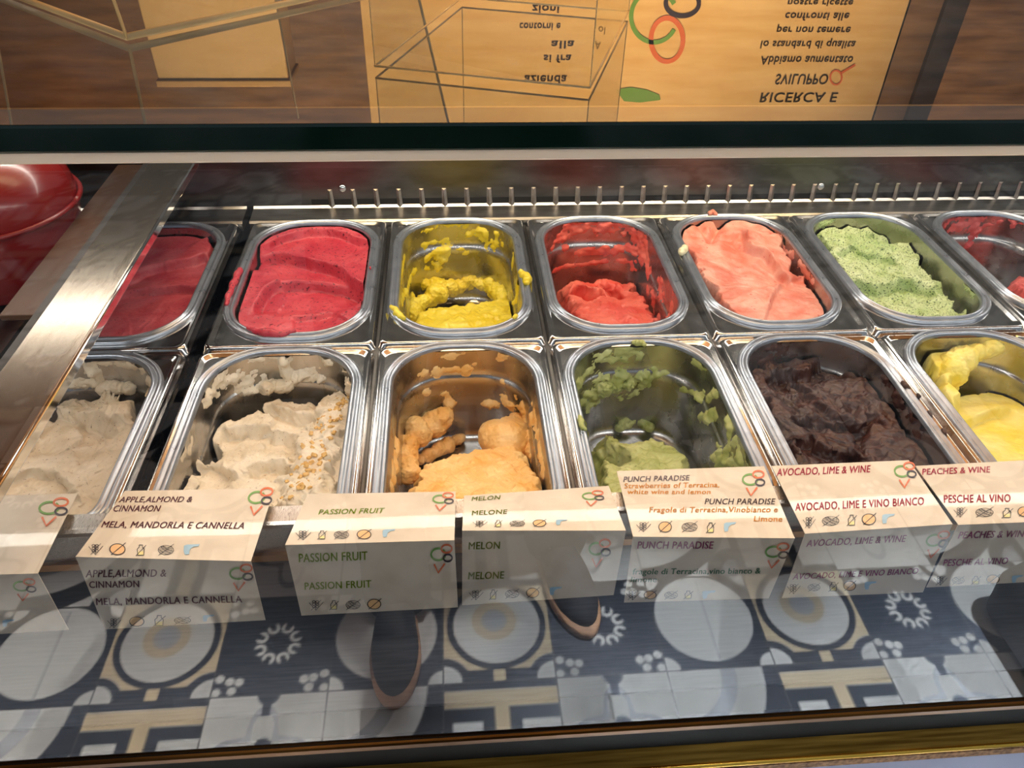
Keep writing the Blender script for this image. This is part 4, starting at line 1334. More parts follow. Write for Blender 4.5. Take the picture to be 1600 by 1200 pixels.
def symbol(F, parent, kind, cx, cy, w, h):
    bl, br, tl = (cx - w / 2, cy + h / 2), (cx + w / 2, cy + h / 2), (cx - w / 2, cy - h / 2)
    K = INK['black']
    if kind == 'wheat':
        ln = [[(.05, .30), (.48, .98), (.95, .25)], [(.48, .98), (.45, .15)]]
        for i in range(3):
            for sx in (-1, 1):
                ln.append(arc(.46 + sx * .11, .22 + .22 * i, .09, .10, n=10))
        L = [(*ribbon(ln, .04), K), (*ribbon([[(.18, .98), (.82, .05)]], .03), K)]
        nm = 'wheat_symbol'
    elif kind == 'almond':
        L = [(*fill(arc(.5, .5, .43, .42)), INK['nut']), (*ribbon([arc(.48, .5, .43, .43)], .06), K), (*ribbon([[(.12, .95), (.95, .0)]], .05), K)]
        nm = 'almond_symbol'
    elif kind == 'bottle':
        out = [(.36, .08), (.68, .08), (.66, .25), (.82, .42), (.78, .92), (.22, .92), (.18, .42), (.36, .25), (.36, .08)]
        L = [(*fill([(.25, .6), (.76, .6), (.74, .9), (.26, .9)]), INK['milk']), (*ribbon([out], .07), K), (*ribbon([[(.05, 1.0), (1.0, .1)]], .055), K)]
        nm = 'bottle_symbol'
    elif kind == 'walnut':
        ln = [arc(.5, .5, .46, .42)]
        for i in range(5):
            y = .2 + .15 * i
            ln.append([(.12, y + .05), (.35, y - .06), (.55, y + .08), (.88, y - .02)])
        ln += [[(.2, .2), (.45, .55), (.8, .8)], [(.3, .12), (.6, .45), (.92, .6)], [(.08, .45), (.3, .7), (.55, .9)]]
        L = [(*ribbon(ln, .036), K), (*ribbon([[(.05, 1.0), (.98, -.05)]], .035), K)]
        nm = 'walnut_symbol'
    else:
        L = [(*fill([(.06, .16), (.22, .06), (.92, .02), (.84, .20), (.58, .26), (.42, .42), (.36, .62), (.34, .90), (.10, .96), (.04, .60)]), INK['blue'])]
        nm = 'blue_mark'
    return mark(F, parent, nm, L, bl, br, tl)


CREASE_Z = 0.027
SL_U, SL_L = math.radians(9.5), math.radians(6.4)


def flavour_card(label, corners, stuff_up, stuff_low, T, rot=0.0):
    """corners: TL, TR, crease right, crease left, bottom right, bottom left (pixels); T turns zoom coordinates into pixels"""
    tl, tr, crr, crl, br, bl = corners
    A, B = on_z(*crl, CREASE_Z), on_z(*crr, CREASE_Z)
    e = B - A; e = e / np.linalg.norm(e)
    up_dir = np.array([0, math.cos(SL_U), -math.sin(SL_U)]); nu = np.cross(e, up_dir)
    lo_dir = np.array([0, -math.sin(SL_L), -math.cos(SL_L)]); nl = np.cross(e, lo_dir)
    TL, TR = on_plane(*tl, A, nu), on_plane(*tr, A, nu)
    BR, BL = on_plane(*br, A, nl), on_plane(*bl, A, nl)
    mid = (A + B) / 2
    t = empty('flavour_card', Vector(mid), label, 'sign', 'folded flavour cards along the front ledge')
    o = Vector(mid)
    for nm, q in (('upper_panel', (TL, TR, B, A)), ('lower_panel', (A, B, BR, BL))):
        P = [Vector(p) - o for p in q]
        n = 7
        V, Fc = [], []
        for j in range(n + 1):
            for i in range(n + 1):
                s, u = i / n, j / n
                p = (P[0] * (1 - s) + P[1] * s) * (1 - u) + (P[3] * (1 - s) + P[2] * s) * u
                V.append(p)
        for j in range(n):
            for i in range(n):
                a = j * (n + 1) + i
                Fc.append((a, a + n + 1, a + n + 2, a + 1))
        po = obj(nm, V, Fc, card_paper, t)
        md = po.modifiers.new('thickness', 'SOLIDIFY'); md.thickness = 0.0005; md.offset = -1
    FU, FL = Face((TL, TR, B, A)), Face((A, B, BR, BL))
    FU.n, FU.o = (nu if nu @ (CAM - A) > 0 else -nu) / np.linalg.norm(nu), A
    FL.n, FL.o = (nl if nl @ (CAM - A) > 0 else -nl) / np.linalg.norm(nl), A
    for F, items in ((FU, stuff_up), (FL, stuff_low)):
        for it in items:
            k = it[0]
            if k == 'text': write(F, t, it[1], T(*it[2]), T(*it[3]), T(*it[4]), INK[it[5]])
            elif k == 'logo': logo(F, t, T(*it[1]), T(*it[2]), T(*it[3]))
            else:
                x0, y0 = T(it[1], it[2]); x1, y1 = T(it[1] + it[3], it[2] + it[4])
                symbol(F, t, k, x0, y0, x1 - x0, y1 - y0)
    return t


def TZ(ox, oy, s): return lambda x, y: (ox + x / s, oy + y / s)


flavour_card('worn cream flavour card at the left end, only its right half in view', [(-95, 777), (121, 771), (59, 896), (-225, 904), (107, 984), (-150, 1000)],
             [('logo', (200, 305), (375, 305), (225, 138))],
             [('logo', (82, 722), (218, 722), (68, 592)), ('blue', 52, 848, 80, 45)], TZ(0, 740, 3.636))
flavour_card('cream flavour card in maroon letters for apple, almond and cinnamon', [(195, 767), (429, 763), (392, 877), (118, 870), (414.7, 969), (163.6, 983.4)],
             [('text', 'APPLE,ALMOND &', (675, 165), (1088, 163), (690, 133), 'maroon'), ('text', 'CINNAMON', (640, 217), (903, 217), (655, 182), 'maroon'), ('text', 'MELA, MANDORLA E CANNELLA', (575, 308), (1385, 315), (592, 272), 'maroon'),
              ('logo', (1390, 242), (1535, 240), (1415, 82)), ('wheat', 545, 430, 90, 68), ('almond', 670, 432, 100, 72), ('bottle', 800, 437, 62, 68), ('walnut', 943, 436, 95, 62), ('blue', 1092, 434, 105, 65)],
             [('text', 'APPLE,ALMOND &', (488, 587), (945, 583), (493, 545), 'maroon'), ('text', 'CINNAMON', (510, 648), (793, 643), (508, 610), 'maroon'), ('text', 'MELA, MANDORLA E CANNELLA', (550, 745), (1378, 730), (546, 706), 'maroon'),
              ('logo', (1305, 668), (1445, 664), (1298, 513)), ('wheat', 650, 845, 85, 62), ('almond', 780, 838, 95, 62), ('bottle', 905, 832, 75, 68), ('walnut', 1038, 832, 100, 46), ('blue', 1188, 820, 75, 42)], TZ(0, 740, 3.636))
flavour_card('cream flavour card in green letters for passion fruit', [(480.8, 772), (711.8, 768), (710, 844), (445.3, 851.6), (715.6, 949), (471, 962)],
             [('text', 'PASSION FRUIT', (352, 284), (880, 270), (368, 243), 'green'), ('logo', (1275, 258), (1455, 258), (1280, 103)),
              ('wheat', 230, 450, 140, 88), ('bottle', 382, 450, 82, 78), ('walnut', 540, 450, 130, 75), ('almond', 727, 447, 130, 84), ('blue', 930, 437, 120, 72)],
             [('text', 'PASSION FRUIT', (195, 668), (755, 648), (193, 598), 'green'), ('text', 'PASSION FRUIT', (242, 892), (785, 872), (240, 833), 'green'), ('logo', (1262, 760), (1450, 758), (1262, 520)),
              ('wheat', 335, 1015, 130, 92), ('bottle', 478, 1015, 80, 82), ('walnut', 635, 1015, 125, 82), ('almond', 810, 1008, 125, 92)], TZ(430, 750, 5.217))
flavour_card('cream flavour card in olive letters for melon', [(725, 774.5), (951, 759), (978, 829), (722, 829), (958.8, 929.8), (722, 946)],
             [('text', 'MELON', (192, 226), (422, 212), (200, 192), 'olive'), ('text', 'MELONE', (195, 341), (480, 330), (200, 305), 'olive'), ('logo', (1098, 272), (1282, 270), (1085, 140)),
              ('wheat', 262, 410, 135, 62), ('bottle', 408, 410, 70, 62), ('walnut', 565, 410, 130, 56), ('almond', 748, 407, 120, 64), ('blue', 930, 399, 110, 50)],
             [('text', 'MELON', (168, 616), (422, 610), (172, 556), 'olive'), ('text', 'MELONE', (165, 860), (455, 853), (170, 801), 'olive'), ('logo', (1138, 764), (1325, 762), (1145, 528)),
              ('wheat', 230, 985, 130, 88), ('bottle', 368, 982, 72, 88), ('walnut', 522, 978, 120, 76), ('almond', 692, 968, 118, 90), ('blue', 880, 955, 115, 75)], TZ(700, 740, 5.217))
flavour_card('cream flavour card in orange and magenta letters for punch', [(963.6, 736), (1194, 728.4), (1242, 841), (989, 838.5), (1201, 935), (975, 941.6)],
             [('text', 'PUNCH PARADISE', (120, 168), (632, 155), (128, 126), 'grey'), ('text', 'Strawberries of Terracina,', (128, 218), (870, 208), (132, 178), 'orange'), ('text', 'white wine and lemon', (150, 262), (800, 262), (155, 226), 'orange'),
              ('text', 'PUNCH PARADISE', (755, 342), (1300, 342), (765, 297), 'brown'), ('text', 'Fragole di Terracina,Vinobianco e', (322, 405), (1325, 403), (328, 363), 'orange'), ('text', 'Limone', (1140, 475), (1360, 478), (1145, 433), 'orange'),
              ('logo', (1050, 282), (1235, 280), (1040, 78)), ('wheat', 278, 518, 125, 84), ('almond', 448, 520, 115, 92), ('walnut', 637, 520, 130, 82), ('bottle', 800, 525, 78, 88), ('blue', 955, 520, 110, 80)],
             [('text', 'PUNCH PARADISE', (228, 684), (818, 684), (238, 627), 'magenta'), ('text', 'fragole di Terracina,vino bianco &', (190, 885), (1190, 878), (198, 840), 'deepgreen'), ('text', 'limone', (178, 945), (378, 945), (185, 903), 'deepgreen'),
              ('logo', (1205, 840), (1398, 838), (1232, 638)), ('wheat', 195, 1045, 125, 82), ('almond', 330, 1045, 110, 72), ('walnut', 492, 1047, 110, 66), ('bottle', 625, 1042, 80, 68), ('blue', 790, 1045, 120, 70)], TZ(950, 720, 5.0))
flavour_card('stained cream flavour card in crimson letters for avocado, lime and wine', [(1205.4, 728), (1420, 719), (1488.6, 819), (1258, 834), (1442, 925.5), (1222, 934.5)],
             [('text', 'AVOCADO, LIME & WINE', (92, 172), (660, 150), (97, 128), 'crimson'), ('text', 'AVOCADO, LIME E VINO BIANCO', (205, 385), (990, 348), (205, 338), 'crimson'), ('logo', (822, 250), (960, 245), (795, 90)),
              ('wheat', 290, 455, 85, 78), ('walnut', 420, 447, 110, 66), ('bottle', 548, 442, 65, 72), ('almond', 655, 437, 95, 76), ('blue', 775, 434, 90, 64)],
             [('text', 'AVOCADO, LIME & WINE', (270, 600), (872, 570), (283, 558), 'magenta'), ('text', 'AVOCADO, LIME E VINO BIANCO', (187, 800), (948, 765), (200, 764), 'magenta'), ('logo', (975, 672), (1120, 668), (1010, 503)),
              ('wheat', 195, 855, 90, 68), ('walnut', 318, 848, 80, 50), ('bottle', 435, 842, 65, 62), ('almond', 537, 838, 85, 66), ('blue', 665, 837, 85, 54)], TZ(1190, 700, 3.902))
flavour_card('cream flavour card for peaches and wine at the right end', [(1430, 728), (1660, 716), (1752, 810), (1497.5, 820), (1690, 905), (1447.6, 918)],
             [('text', 'PEACHES & WINE', (980, 165), (1392, 150), (982, 128), 'crimson'), ('text', 'PESCHE AL VINO', (1112, 335), (1518, 330), (1112, 288), 'crimson'),
              ('wheat', 1212, 392, 90, 66), ('walnut', 1358, 395, 115, 62), ('bottle', 1495, 398, 75, 66), ('almond', 1600, 390, 85, 66), ('logo', (1660, 250), (1800, 245), (1640, 95))],
             [('text', 'PEACHES & WINE', (1195, 550), (1620, 540), (1210, 508), 'magenta'), ('text', 'PESCHE AL VINO', (1103, 718), (1495, 705), (1115, 678), 'magenta'),
              ('wheat', 1090, 805, 90, 62), ('walnut', 1197, 805, 80, 50), ('bottle', 1303, 803, 65, 56), ('almond', 1410, 798, 90, 62), ('blue', 1560, 797, 80, 50)], TZ(1190, 700, 3.902))


# ------------------------------------------------------------------ what stands behind and on the case, seen mirrored in the glass top
def reflected(px, py, Y):
    """place at depth Y that the glass top mirrors to this pixel"""
    p = on_z(px, py, 0.3632); d = ray(px, py) * np.array([1, 1, -1])
    return p + d * ((Y - p[1]) / d[1])


bench = empty('back_counter', (0, 0.78, 0), 'wooden back counter behind the display case', 'counter')
mb = MB(); mb.box((-2.2, -0.28, Z0 + 0.28), (2.4, 0.30, Z0 + 0.33)); mb.build('counter_top', wood_dark, bench)
mb = MB(); mb.box((-2.15, -0.24, 0.0), (2.35, 0.28, Z0 + 0.28)); mb.build('counter_body', wood_dark, bench)

BY = 0.60
board = empty('poster_board', (0.23, BY, Z0 + 0.33), 'pale wooden board with printed text and ring logos behind the case', 'board')
o0 = Vector(board.location)
a, b = reflected(572, 100, BY), reflected(1392, 100, BY)
mb = MB(); mb.box((a[0] - o0.x, 0.0, 0.0), (b[0] - o0.x, 0.02, 0.70))
board_m = noisy('pale_board', srgb(222, 178, 110), srgb(236, 198, 134), 6, 0.6, 0, (1, 1, 8))
mb.build('panel', board_m, board)
board_ink = plain('board_ink', srgb(142, 108, 74), 0.5)


def board_text(txt, pl, pr, ptop, mat=None):
    """a line on the board; pl / pr are the pixels where its mirror image starts and ends, ptop the image of its cap height"""
    v, f, w, h = glyphs(txt)
    L, R, Tp = reflected(*pl, BY), reflected(*pr, BY), reflected(*ptop, BY)
    hh = abs(Tp[2] - L[2])
    V = [Vector((L[0] + (R[0] - L[0]) * x / w, BY - 0.0008, L[2] + y / h * hh)) - o0 for x, y in v]
    return obj('lettering', V, f, mat or board_ink, board)


for txt, x0, x1, y, h in (('nostre ricette', 1232, 1334, 0, 10), ('confronti alle', 1228, 1328, 20, 12), ('per non temere', 1215, 1330, 42, 12), ('lo standard di qualita', 1190, 1338, 64, 12), ('Abbiamo aumentato', 1190, 1334, 88, 13),
                          ('SVILUPPO', 1214, 1296, 116, 16), ('RICERCA E', 1190, 1310, 145, 15), ('zioni', 832, 874, 8, 13), ('contorni e', 812, 876, 36, 12), ('alla', 862, 898, 64, 12), ('si fra', 850, 893, 86, 12), ('azienda', 820, 886, 118, 14)):
    board_text(txt, (x0, y), (x1, y), (x0, y + h))
for kind, cx, cy, rx, ry, a0, a1, w, mt in (('g', 1022, 26, 36, 40, 30, 330, 9, 'logo_green'), ('b', 1066, 5, 26, 20, 0, 360, 9, 'logo_black'), ('o', 1042, 62, 25, 34, 0, 360, 10, 'logo_orange'), ('o', 1306, 121, 9, 11, 0, 360, 4, 'logo_orange')):
    pts = [reflected(x, y, BY) for x, y in arc(cx, cy, rx, ry, a0, a1, 40)]
    v, f = ribbon([[(p[0], p[2]) for p in pts]], 0.0009 * w)
    obj('ring', [Vector((p[0], BY - 0.001, p[1])) - o0 for p in v], f, INK[mt], board)
p, q = reflected(1314, 114, BY), reflected(1336, 101, BY)
v, f = ribbon([[(p[0], p[2]), (q[0], q[2])]], 0.005)
obj('ring_handle', [Vector((x[0], BY - 0.001, x[1])) - o0 for x in v], f, INK['logo_orange'], board)
pts = [reflected(x, y, BY) for x, y in ((962, 140), (985, 136), (1010, 140), (1030, 148), (1032, 156), (1000, 160), (975, 158))]
obj('green_motif', [Vector((x[0], BY - 0.001, x[2])) - o0 for x in pts], [tuple(range(len(pts)))], INK['logo_green'], board)

# dark wooden post beside the board and a cream carton to its left
a, b = reflected(1402, 60, BY), reflected(1490, 60, BY)
post = empty('wooden_post', ((a[0] + b[0]) / 2, BY, Z0 + 0.33), 'brown wooden post right of the pale board', 'post')
wd = (b[0] - a[0]) / 2
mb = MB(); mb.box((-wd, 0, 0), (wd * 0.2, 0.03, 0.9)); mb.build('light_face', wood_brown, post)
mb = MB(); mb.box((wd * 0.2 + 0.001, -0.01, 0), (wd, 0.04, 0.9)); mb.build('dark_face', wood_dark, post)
CY = 0.58
a, b = reflected(247, 125, CY), reflected(437, 36, CY)
carton = empty('carton', ((a[0] + b[0]) / 2, CY, Z0 + 0.33), 'cream cardboard carton on the back counter left of the board', 'box')
hw = abs(b[0] - a[0]) / 2
mb = MB(); mb.box((-hw, 0, 0.0), (hw, 0.10, abs(a[2] - Z0 - 0.33))); mb.build('body', plain('cream_card', srgb(226, 192, 140), 0.6), carton, bevel=0.003)
mb = MB(); mb.box((-hw - 0.004, -0.004, abs(a[2] - Z0 - 0.33)), (hw + 0.004, 0.104, abs(a[2] - Z0 - 0.33) + 0.012)); mb.build('lid', plain('cream_lid', srgb(206, 168, 116), 0.6), carton, bevel=0.002)

# nested paper cups lying on the counter in front of the board
cup_m = plain('paper_cup', srgb(222, 190, 140), 0.5)
p0, p1 = reflected(590, 100, 0.52), reflected(800, 100, 0.52)
for i in range(9):
    x = p0[0] + (p1[0] - p0[0]) * i / 8
    r0, r1, ln = 0.044, 0.034, 0.075
    zc = Z0 + 0.33 + r0 + 0.001
    V, Fc = [], []
    prof = [(0, r0 + 0.002), (0.003, r0 + 0.002), (0.004, r0), (ln, r1), (ln, 0.002)]
    for (t, r) in prof:
        for k in range(28):
            an = 2 * math.pi * k / 28
            V.append((t, r * math.cos(an), r * math.sin(an)))
    for a_ in range(len(prof) - 1):
        for k in range(28): Fc.append((a_ * 28 + k, a_ * 28 + (k + 1) % 28, (a_ + 1) * 28 + (k + 1) % 28, (a_ + 1) * 28 + k))
    c_ = obj('paper_cup', V, Fc, cup_m, None, smooth=True, loc=(x, 0.50, zc))
    tag(c_, 'tan paper cup nested in a lying row before the pale board', 'cup', 'row of nested paper cups')


# clear acrylic boxes on the glass top
acr_edge = plain('acrylic_edge', srgb(236, 204, 146), 0.2)
acr_m = glass_mat('acrylic', (0.90, 0.90, 0.86), True, 1.4)


def acrylic_box(label, corner_px, dirs, size, height, lean, rot, thick):
    p = on_z(*corner_px, 0.3634)
    t = empty('acrylic_box', (p[0], p[1], Z0 + 0.3634), label, 'box')
    t.rotation_euler = (0, 0, rot)
    w, d = size
    base = [Vector((0, 0, 0.0025)), Vector((w, 0, 0.0025)), Vector((w, d, 0.0025)), Vector((0, d, 0.0025))]
    top = [Vector((-lean, -lean, height)), Vector((w + lean, -lean, height)), Vector((w + lean, d + lean, height)), Vector((-lean, d + lean, height))]
    for i in range(4):
        j = (i + 1) % 4
        obj('side_pane', [base[i], base[j], top[j], top[i]], [(0, 1, 2, 3)], acr_m, t)
    for i in range(4):
        j = (i + 1) % 4
        mb = MB(); mb.tube([base[i], base[j]], thick, 8); mb.build('base_edge', acr_edge, t, True)
        mb = MB(); mb.tube([base[i], top[i]], thick * 0.5, 8); mb.build('corner_edge', acr_edge, t, True)
    return t


acrylic_box('clear acrylic box standing cornerwise on the glass top, nearest its left end', (200, 66), None, (0.20, 0.16), 0.14, 0.02, math.radians(46), 0.0018)
acrylic_box('tall clear acrylic stand further along the glass top', (921, 146), None, (0.14, 0.10), 0.2, 0.0, math.radians(72), 0.0005)

# red tub in the end bay
tub = empty('red_tub', (-0.615, -0.10, Z0 - 0.004), 'glossy red round tub in the end bay left of the cross bar', 'tub')
red_m = plain('red_gloss', srgb(122, 20, 18), 0.25, coat=0.2)
prof = [(0.002, 0.0), (0.070, 0.0), (0.082, 0.01), (0.090, 0.05), (0.096, 0.09), (0.090, 0.12), (0.068, 0.142), (0.03, 0.152), (0.002, 0.154)]
P2 = smooth_line(prof, 4)
V, Fc = [], []
for r, z in P2:
    for k in range(40):
        a_ = 2 * math.pi * k / 40
        V.append((max(r, 0.001) * math.cos(a_), max(r, 0.001) * math.sin(a_), z))
for i in range(len(P2) - 1):
    for k in range(40): Fc.append((i * 40 + k, i * 40 + (k + 1) % 40, (i + 1) * 40 + (k + 1) % 40, (i + 1) * 40 + k))
obj('body', V, Fc, red_m, tub, smooth=True)
mb = MB(); mb.tube([(0.099 * math.cos(k * math.pi / 24), 0.099 * math.sin(k * math.pi / 24), 0.088) for k in range(49)], 0.003, 8); mb.build('rim_band', plain('dark_red', srgb(120, 18, 18), 0.3), tub, True)


# ------------------------------------------------------------------ the customer taking the picture, mirrored in the front glass
def skin_figure(name, nodes, edges, mat, parent, root, levels=2):
    me = bpy.data.meshes.new(name)
    keys = list(nodes)
    me.from_pydata([nodes[k][0] for k in keys], [(keys.index(a), keys.index(b)) for a, b in edges], [])
    me.materials.append(mat)
    o = bpy.data.objects.new(name, me); C.objects.link(o); o.parent = parent
    sk = o.modifiers.new('skin', 'SKIN'); sk.use_smooth_shade = True
    for i, k in enumerate(keys):
        r = nodes[k][1]
        me.skin_vertices[0].data[i].radius = r if isinstance(r, tuple) else (r, r)
        me.skin_vertices[0].data[i].use_root = (k == root)
    md = o.modifiers.new('sub', 'SUBSURF'); md.levels = levels; md.render_levels = levels
    return o


PX, PY = -0.20, -1.16
person = empty('person', (PX, PY, 0), 'person in dark trousers and jacket holding up a phone before the case', 'person')
skin_m = plain('skin', srgb(196, 142, 112), 0.5)
cloth_dark = noisy('dark_cloth', srgb(24, 24, 28), srgb(38, 38, 44), 80, 0.8)
jacket_m = noisy('jacket_cloth', srgb(40, 40, 46), srgb(58, 58, 66), 80, 0.8)
hx = CAM[0] - PX
nodes = {'pelvis': ((0.10, -0.06, 0.92), 0.10), 'waist': ((0.10, -0.05, 1.06), 0.105), 'chest': ((0.10, -0.03, 1.28), 0.125), 'neckb': ((0.10, -0.02, 1.42), 0.06), 'neck': ((0.10, 0.0, 1.49), 0.05), 'head': ((0.10, 0.02, 1.58), 0.078), 'crown': ((0.10, 0.02, 1.67), 0.07),
         'hipL': ((0.00, -0.06, 0.88), 0.085), 'kneeL': ((-0.02, -0.03, 0.48), 0.052), 'ankL': ((-0.02, -0.05, 0.10), 0.030), 'footL': ((-0.02, 0.03, 0.045), 0.022),
         'hipR': ((0.20, -0.06, 0.88), 0.085), 'kneeR': ((0.26, -0.10, 0.48), 0.052), 'ankR': ((0.29, -0.16, 0.10), 0.030), 'footR': ((0.31, -0.09, 0.045), 0.022),
         'shL': ((-0.06, -0.03, 1.36), 0.055), 'elL': ((-0.12, 0.04, 1.13), 0.040), 'wrL': ((hx - 0.075, 0.13, 1.22), 0.026),
         'shR': ((0.26, -0.03, 1.36), 0.055), 'elR': ((0.31, 0.04, 1.13), 0.040), 'wrR': ((hx + 0.085, 0.13, 1.22), 0.026)}
edges = [('pelvis', 'waist'), ('waist', 'chest'), ('chest', 'neckb'), ('neckb', 'neck'), ('neck', 'head'), ('head', 'crown'), ('pelvis', 'hipL'), ('hipL', 'kneeL'), ('kneeL', 'ankL'), ('ankL', 'footL'),
         ('pelvis', 'hipR'), ('hipR', 'kneeR'), ('kneeR', 'ankR'), ('ankR', 'footR'), ('chest', 'shL'), ('shL', 'elL'), ('elL', 'wrL'), ('chest', 'shR'), ('shR', 'elR'), ('elR', 'wrR')]
skin_figure('body', nodes, edges, skin_m, person, 'pelvis')
fat = lambda ks, k: {n: (nodes[n][0], nodes[n][1] * k + 0.010) for n in ks}
tk = ['pelvis', 'waist', 'hipL', 'kneeL', 'ankL', 'hipR', 'kneeR', 'ankR']
tn = fat(tk, 1.06); tn['ankL'] = (nodes['ankL'][0], 0.062); tn['ankR'] = (nodes['ankR'][0], 0.062); tn['hemL'] = ((-0.02, -0.05, 0.0), 0.085); tn['hemR'] = ((0.295, -0.165, 0.0), 0.085); tn['kneeL'] = (nodes['kneeL'][0], 0.075); tn['kneeR'] = (nodes['kneeR'][0], 0.075)
skin_figure('trousers', tn, [e for e in edges if e[0] in tk and e[1] in tk] + [('ankL', 'hemL'), ('ankR', 'hemR')], cloth_dark, person, 'pelvis')
jk = ['waist', 'chest', 'neckb', 'shL', 'elL', 'wrL', 'shR', 'elR', 'wrR']
jn = fat(jk, 1.12); jn['wrL'] = (tuple(np.array(nodes['wrL'][0]) * 0.9 + np.array(nodes['elL'][0]) * 0.1), 0.036); jn['wrR'] = (tuple(np.array(nodes['wrR'][0]) * 0.9 + np.array(nodes['elR'][0]) * 0.1), 0.036)
jn['hem'] = ((0.10, -0.055, 0.82), 0.155)
skin_figure('jacket', jn, [('hem', 'waist'), ('waist', 'chest'), ('chest', 'neckb'), ('chest', 'shL'), ('shL', 'elL'), ('elL', 'wrL'), ('chest', 'shR'), ('shR', 'elR'), ('elR', 'wrR')], jacket_m, person, 'waist')
bm = bmesh.new()
bmesh.ops.create_icosphere(bm, subdivisions=4, radius=1.0)
bmesh.ops.delete(bm, geom=[v for v in bm.verts if v.co.z < 0.15 and v.co.y > -0.05 or v.co.z < -0.75 or v.co.z < 0.42 and v.co.y > 0.55], context='VERTS')
for v in bm.verts:
    k_ = 1 + 0.03 * math.sin(v.co.x * 40 + v.co.y * 13)
    v.co = Vector((0.10 + v.co.x * 0.098 * k_, 0.0 + v.co.y * 0.112 * k_, 1.605 + v.co.z * 0.135 * k_))
me = bpy.data.meshes.new('hair'); bm.to_mesh(me); bm.free()
me.materials.append(plain('hair', srgb(48, 34, 26), 0.6))
h_ = bpy.data.objects.new('hair', me); C.objects.link(h_); h_.parent = person
md = h_.modifiers.new('thickness', 'SOLIDIFY'); md.thickness = 0.012
for sx, ex in ((-1, 0), (1, 1)):                 # face: eyes and ears; nose and mouth
    mb = MB(); mb.tube([(0.10 + sx * 0.030, 0.088, 1.585), (0.10 + sx * 0.030, 0.097, 1.585)], [0.011, 0.008], 10); mb.build('eye', plain('eye_white_%d' % ex, (0.7, 0.7, 0.68), 0.2), person, True)
    mb = MB(); mb.tube([(0.10 + sx * 0.078, 0.01, 1.56), (0.10 + sx * 0.088, 0.0, 1.585), (0.10 + sx * 0.080, 0.0, 1.61)], [0.008, 0.012, 0.008], 8); mb.build('ear', skin_m, person, True)
mb = MB(); mb.tube([(0.10, 0.090, 1.585), (0.10, 0.112, 1.555), (0.10, 0.095, 1.545)], [0.007, 0.011, 0.009], 8); mb.build('nose', skin_m, person, True)
mb = MB(); mb.tube([(0.078, 0.085, 1.520), (0.10, 0.093, 1.518), (0.122, 0.085, 1.520)], [0.003, 0.006, 0.003], 8); mb.build('mouth', plain('lips', srgb(170, 90, 84), 0.5), person, True)
for sx, w in ((-1, 'wrL'), (1, 'wrR')):          # hands closing on the sides of the phone
    wx, wy, wz = nodes[w][0]
    hn = {'w': ((wx, wy, wz), 0.024), 'p': ((wx + -sx * 0.004, wy + 0.035, wz + 0.030), (0.030, 0.018)), 'k': ((wx - sx * 0.006, wy + 0.050, wz + 0.055), (0.030, 0.014))}
    he = [('w', 'p'), ('p', 'k')]
    for fi in range(4):
        z = wz + 0.030 + fi * 0.017
        a_ = (wx - sx * 0.006, wy + 0.058, z); b_ = (wx - sx * 0.024, wy + 0.070, z + 0.004); c_ = (wx - sx * (0.040 - 0.003 * abs(fi - 1)), wy + 0.062, z + 0.006)
        hn.update({'a%d' % fi: (a_, 0.009), 'b%d' % fi: (b_, 0.0085), 'c%d' % fi: (c_, 0.0075)})
        he += [('k', 'a%d' % fi), ('a%d' % fi, 'b%d' % fi), ('b%d' % fi, 'c%d' % fi)]
    hn.update({'t0': ((wx - sx * 0.012, wy + 0.030, wz + 0.045), 0.011), 't1': ((wx - sx * 0.032, wy + 0.036, wz + 0.062), 0.0095), 't2': ((wx - sx * 0.044, wy + 0.040, wz + 0.080), 0.008)})
    he += [('p', 't0'), ('t0', 't1'), ('t1', 't2')]
    skin_figure('hand', hn, he, skin_m, person, 'p', 1)
phone = empty('phone', tuple(CAM - cf * 0.022), 'black phone held in both hands above the case', 'phone')
phone.rotation_euler = cam.matrix_world.to_euler()
mb = MB(); mb.box((-0.075, -0.037, -0.004), (0.075, 0.037, 0.004)); mb.build('case_back', black_gloss, phone, bevel=0.003)
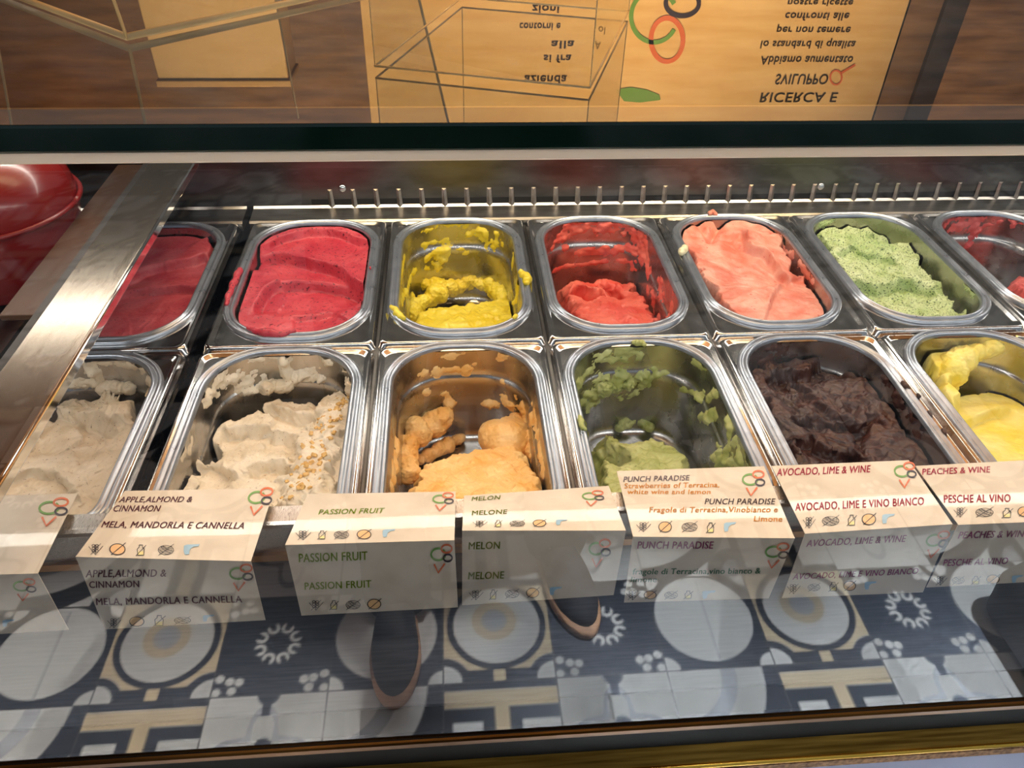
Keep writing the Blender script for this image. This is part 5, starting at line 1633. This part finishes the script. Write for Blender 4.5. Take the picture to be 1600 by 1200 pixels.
mb = MB(); mb.box((-0.071, -0.033, 0.0041), (0.071, 0.033, 0.0046)); mb.build('screen', plain('phone_screen', (0.02, 0.02, 0.025), 0.1), phone)


def shoe(x, y, rz):
    t = bpy.data.objects.new('shoe', None); C.objects.link(t); t.parent = person
    t.location = (x, y, 0); t.rotation_euler = (0, 0, rz)
    def sole_ring(z, k, ln=0.0):
        pts = []
        for i in range(40):
            a_ = 2 * math.pi * i / 40
            yy = math.sin(a_) * 0.142
            ww = 0.046 + 0.008 * math.sin(a_) - 0.008 * math.exp(-((yy + 0.02) / 0.05) ** 2)
            pts.append((math.cos(a_) * ww * k, yy * (k * 0.96 + 0.04) + ln, z))
        return np.array(pts)
    V, Fc = loft([sole_ring(0.001, 0.97), sole_ring(0.006, 1.02), sole_ring(0.024, 1.02), sole_ring(0.028, 0.98)], True, True)
    obj('sole', V, Fc, plain('shoe_sole', srgb(168, 128, 96), 0.6), t, smooth=True)
    V, Fc = loft([sole_ring(0.028, 0.93), sole_ring(0.045, 0.92), sole_ring(0.062, 0.82, -0.012), sole_ring(0.078, 0.62, -0.03), sole_ring(0.090, 0.45, -0.055)], True, True)
    obj('upper', V, Fc, plain('shoe_suede', srgb(34, 34, 40), 0.8), t, smooth=True)
    return t


shoe(-0.02, 0.02, 0.0)
shoe(0.30, -0.09, -0.25)

# dark bag on the floor at the right
bag = empty('bag', (1.10, -1.00, 0), 'black cloth bag on the tiled floor right of the person', 'bag')
mb = MB()
V, Fc = loft([np.column_stack([rrect(w_, d_, -d_, 0.05)[:, 0], rrect(w_, d_, -d_, 0.05)[:, 1], np.full(NP, z_)]) for w_, d_, z_ in ((0.17, 0.13, 0.0), (0.20, 0.15, 0.02), (0.21, 0.15, 0.10), (0.19, 0.12, 0.20), (0.15, 0.06, 0.26))], True, True)
obj('body', V, Fc, cloth_dark, bag, smooth=True)
mb = MB(); mb.tube([(-0.08, 0, 0.25), (-0.07, 0, 0.33), (0, 0, 0.37), (0.07, 0, 0.33), (0.08, 0, 0.25)], 0.008, 8); mb.build('handle', cloth_dark, bag, True)
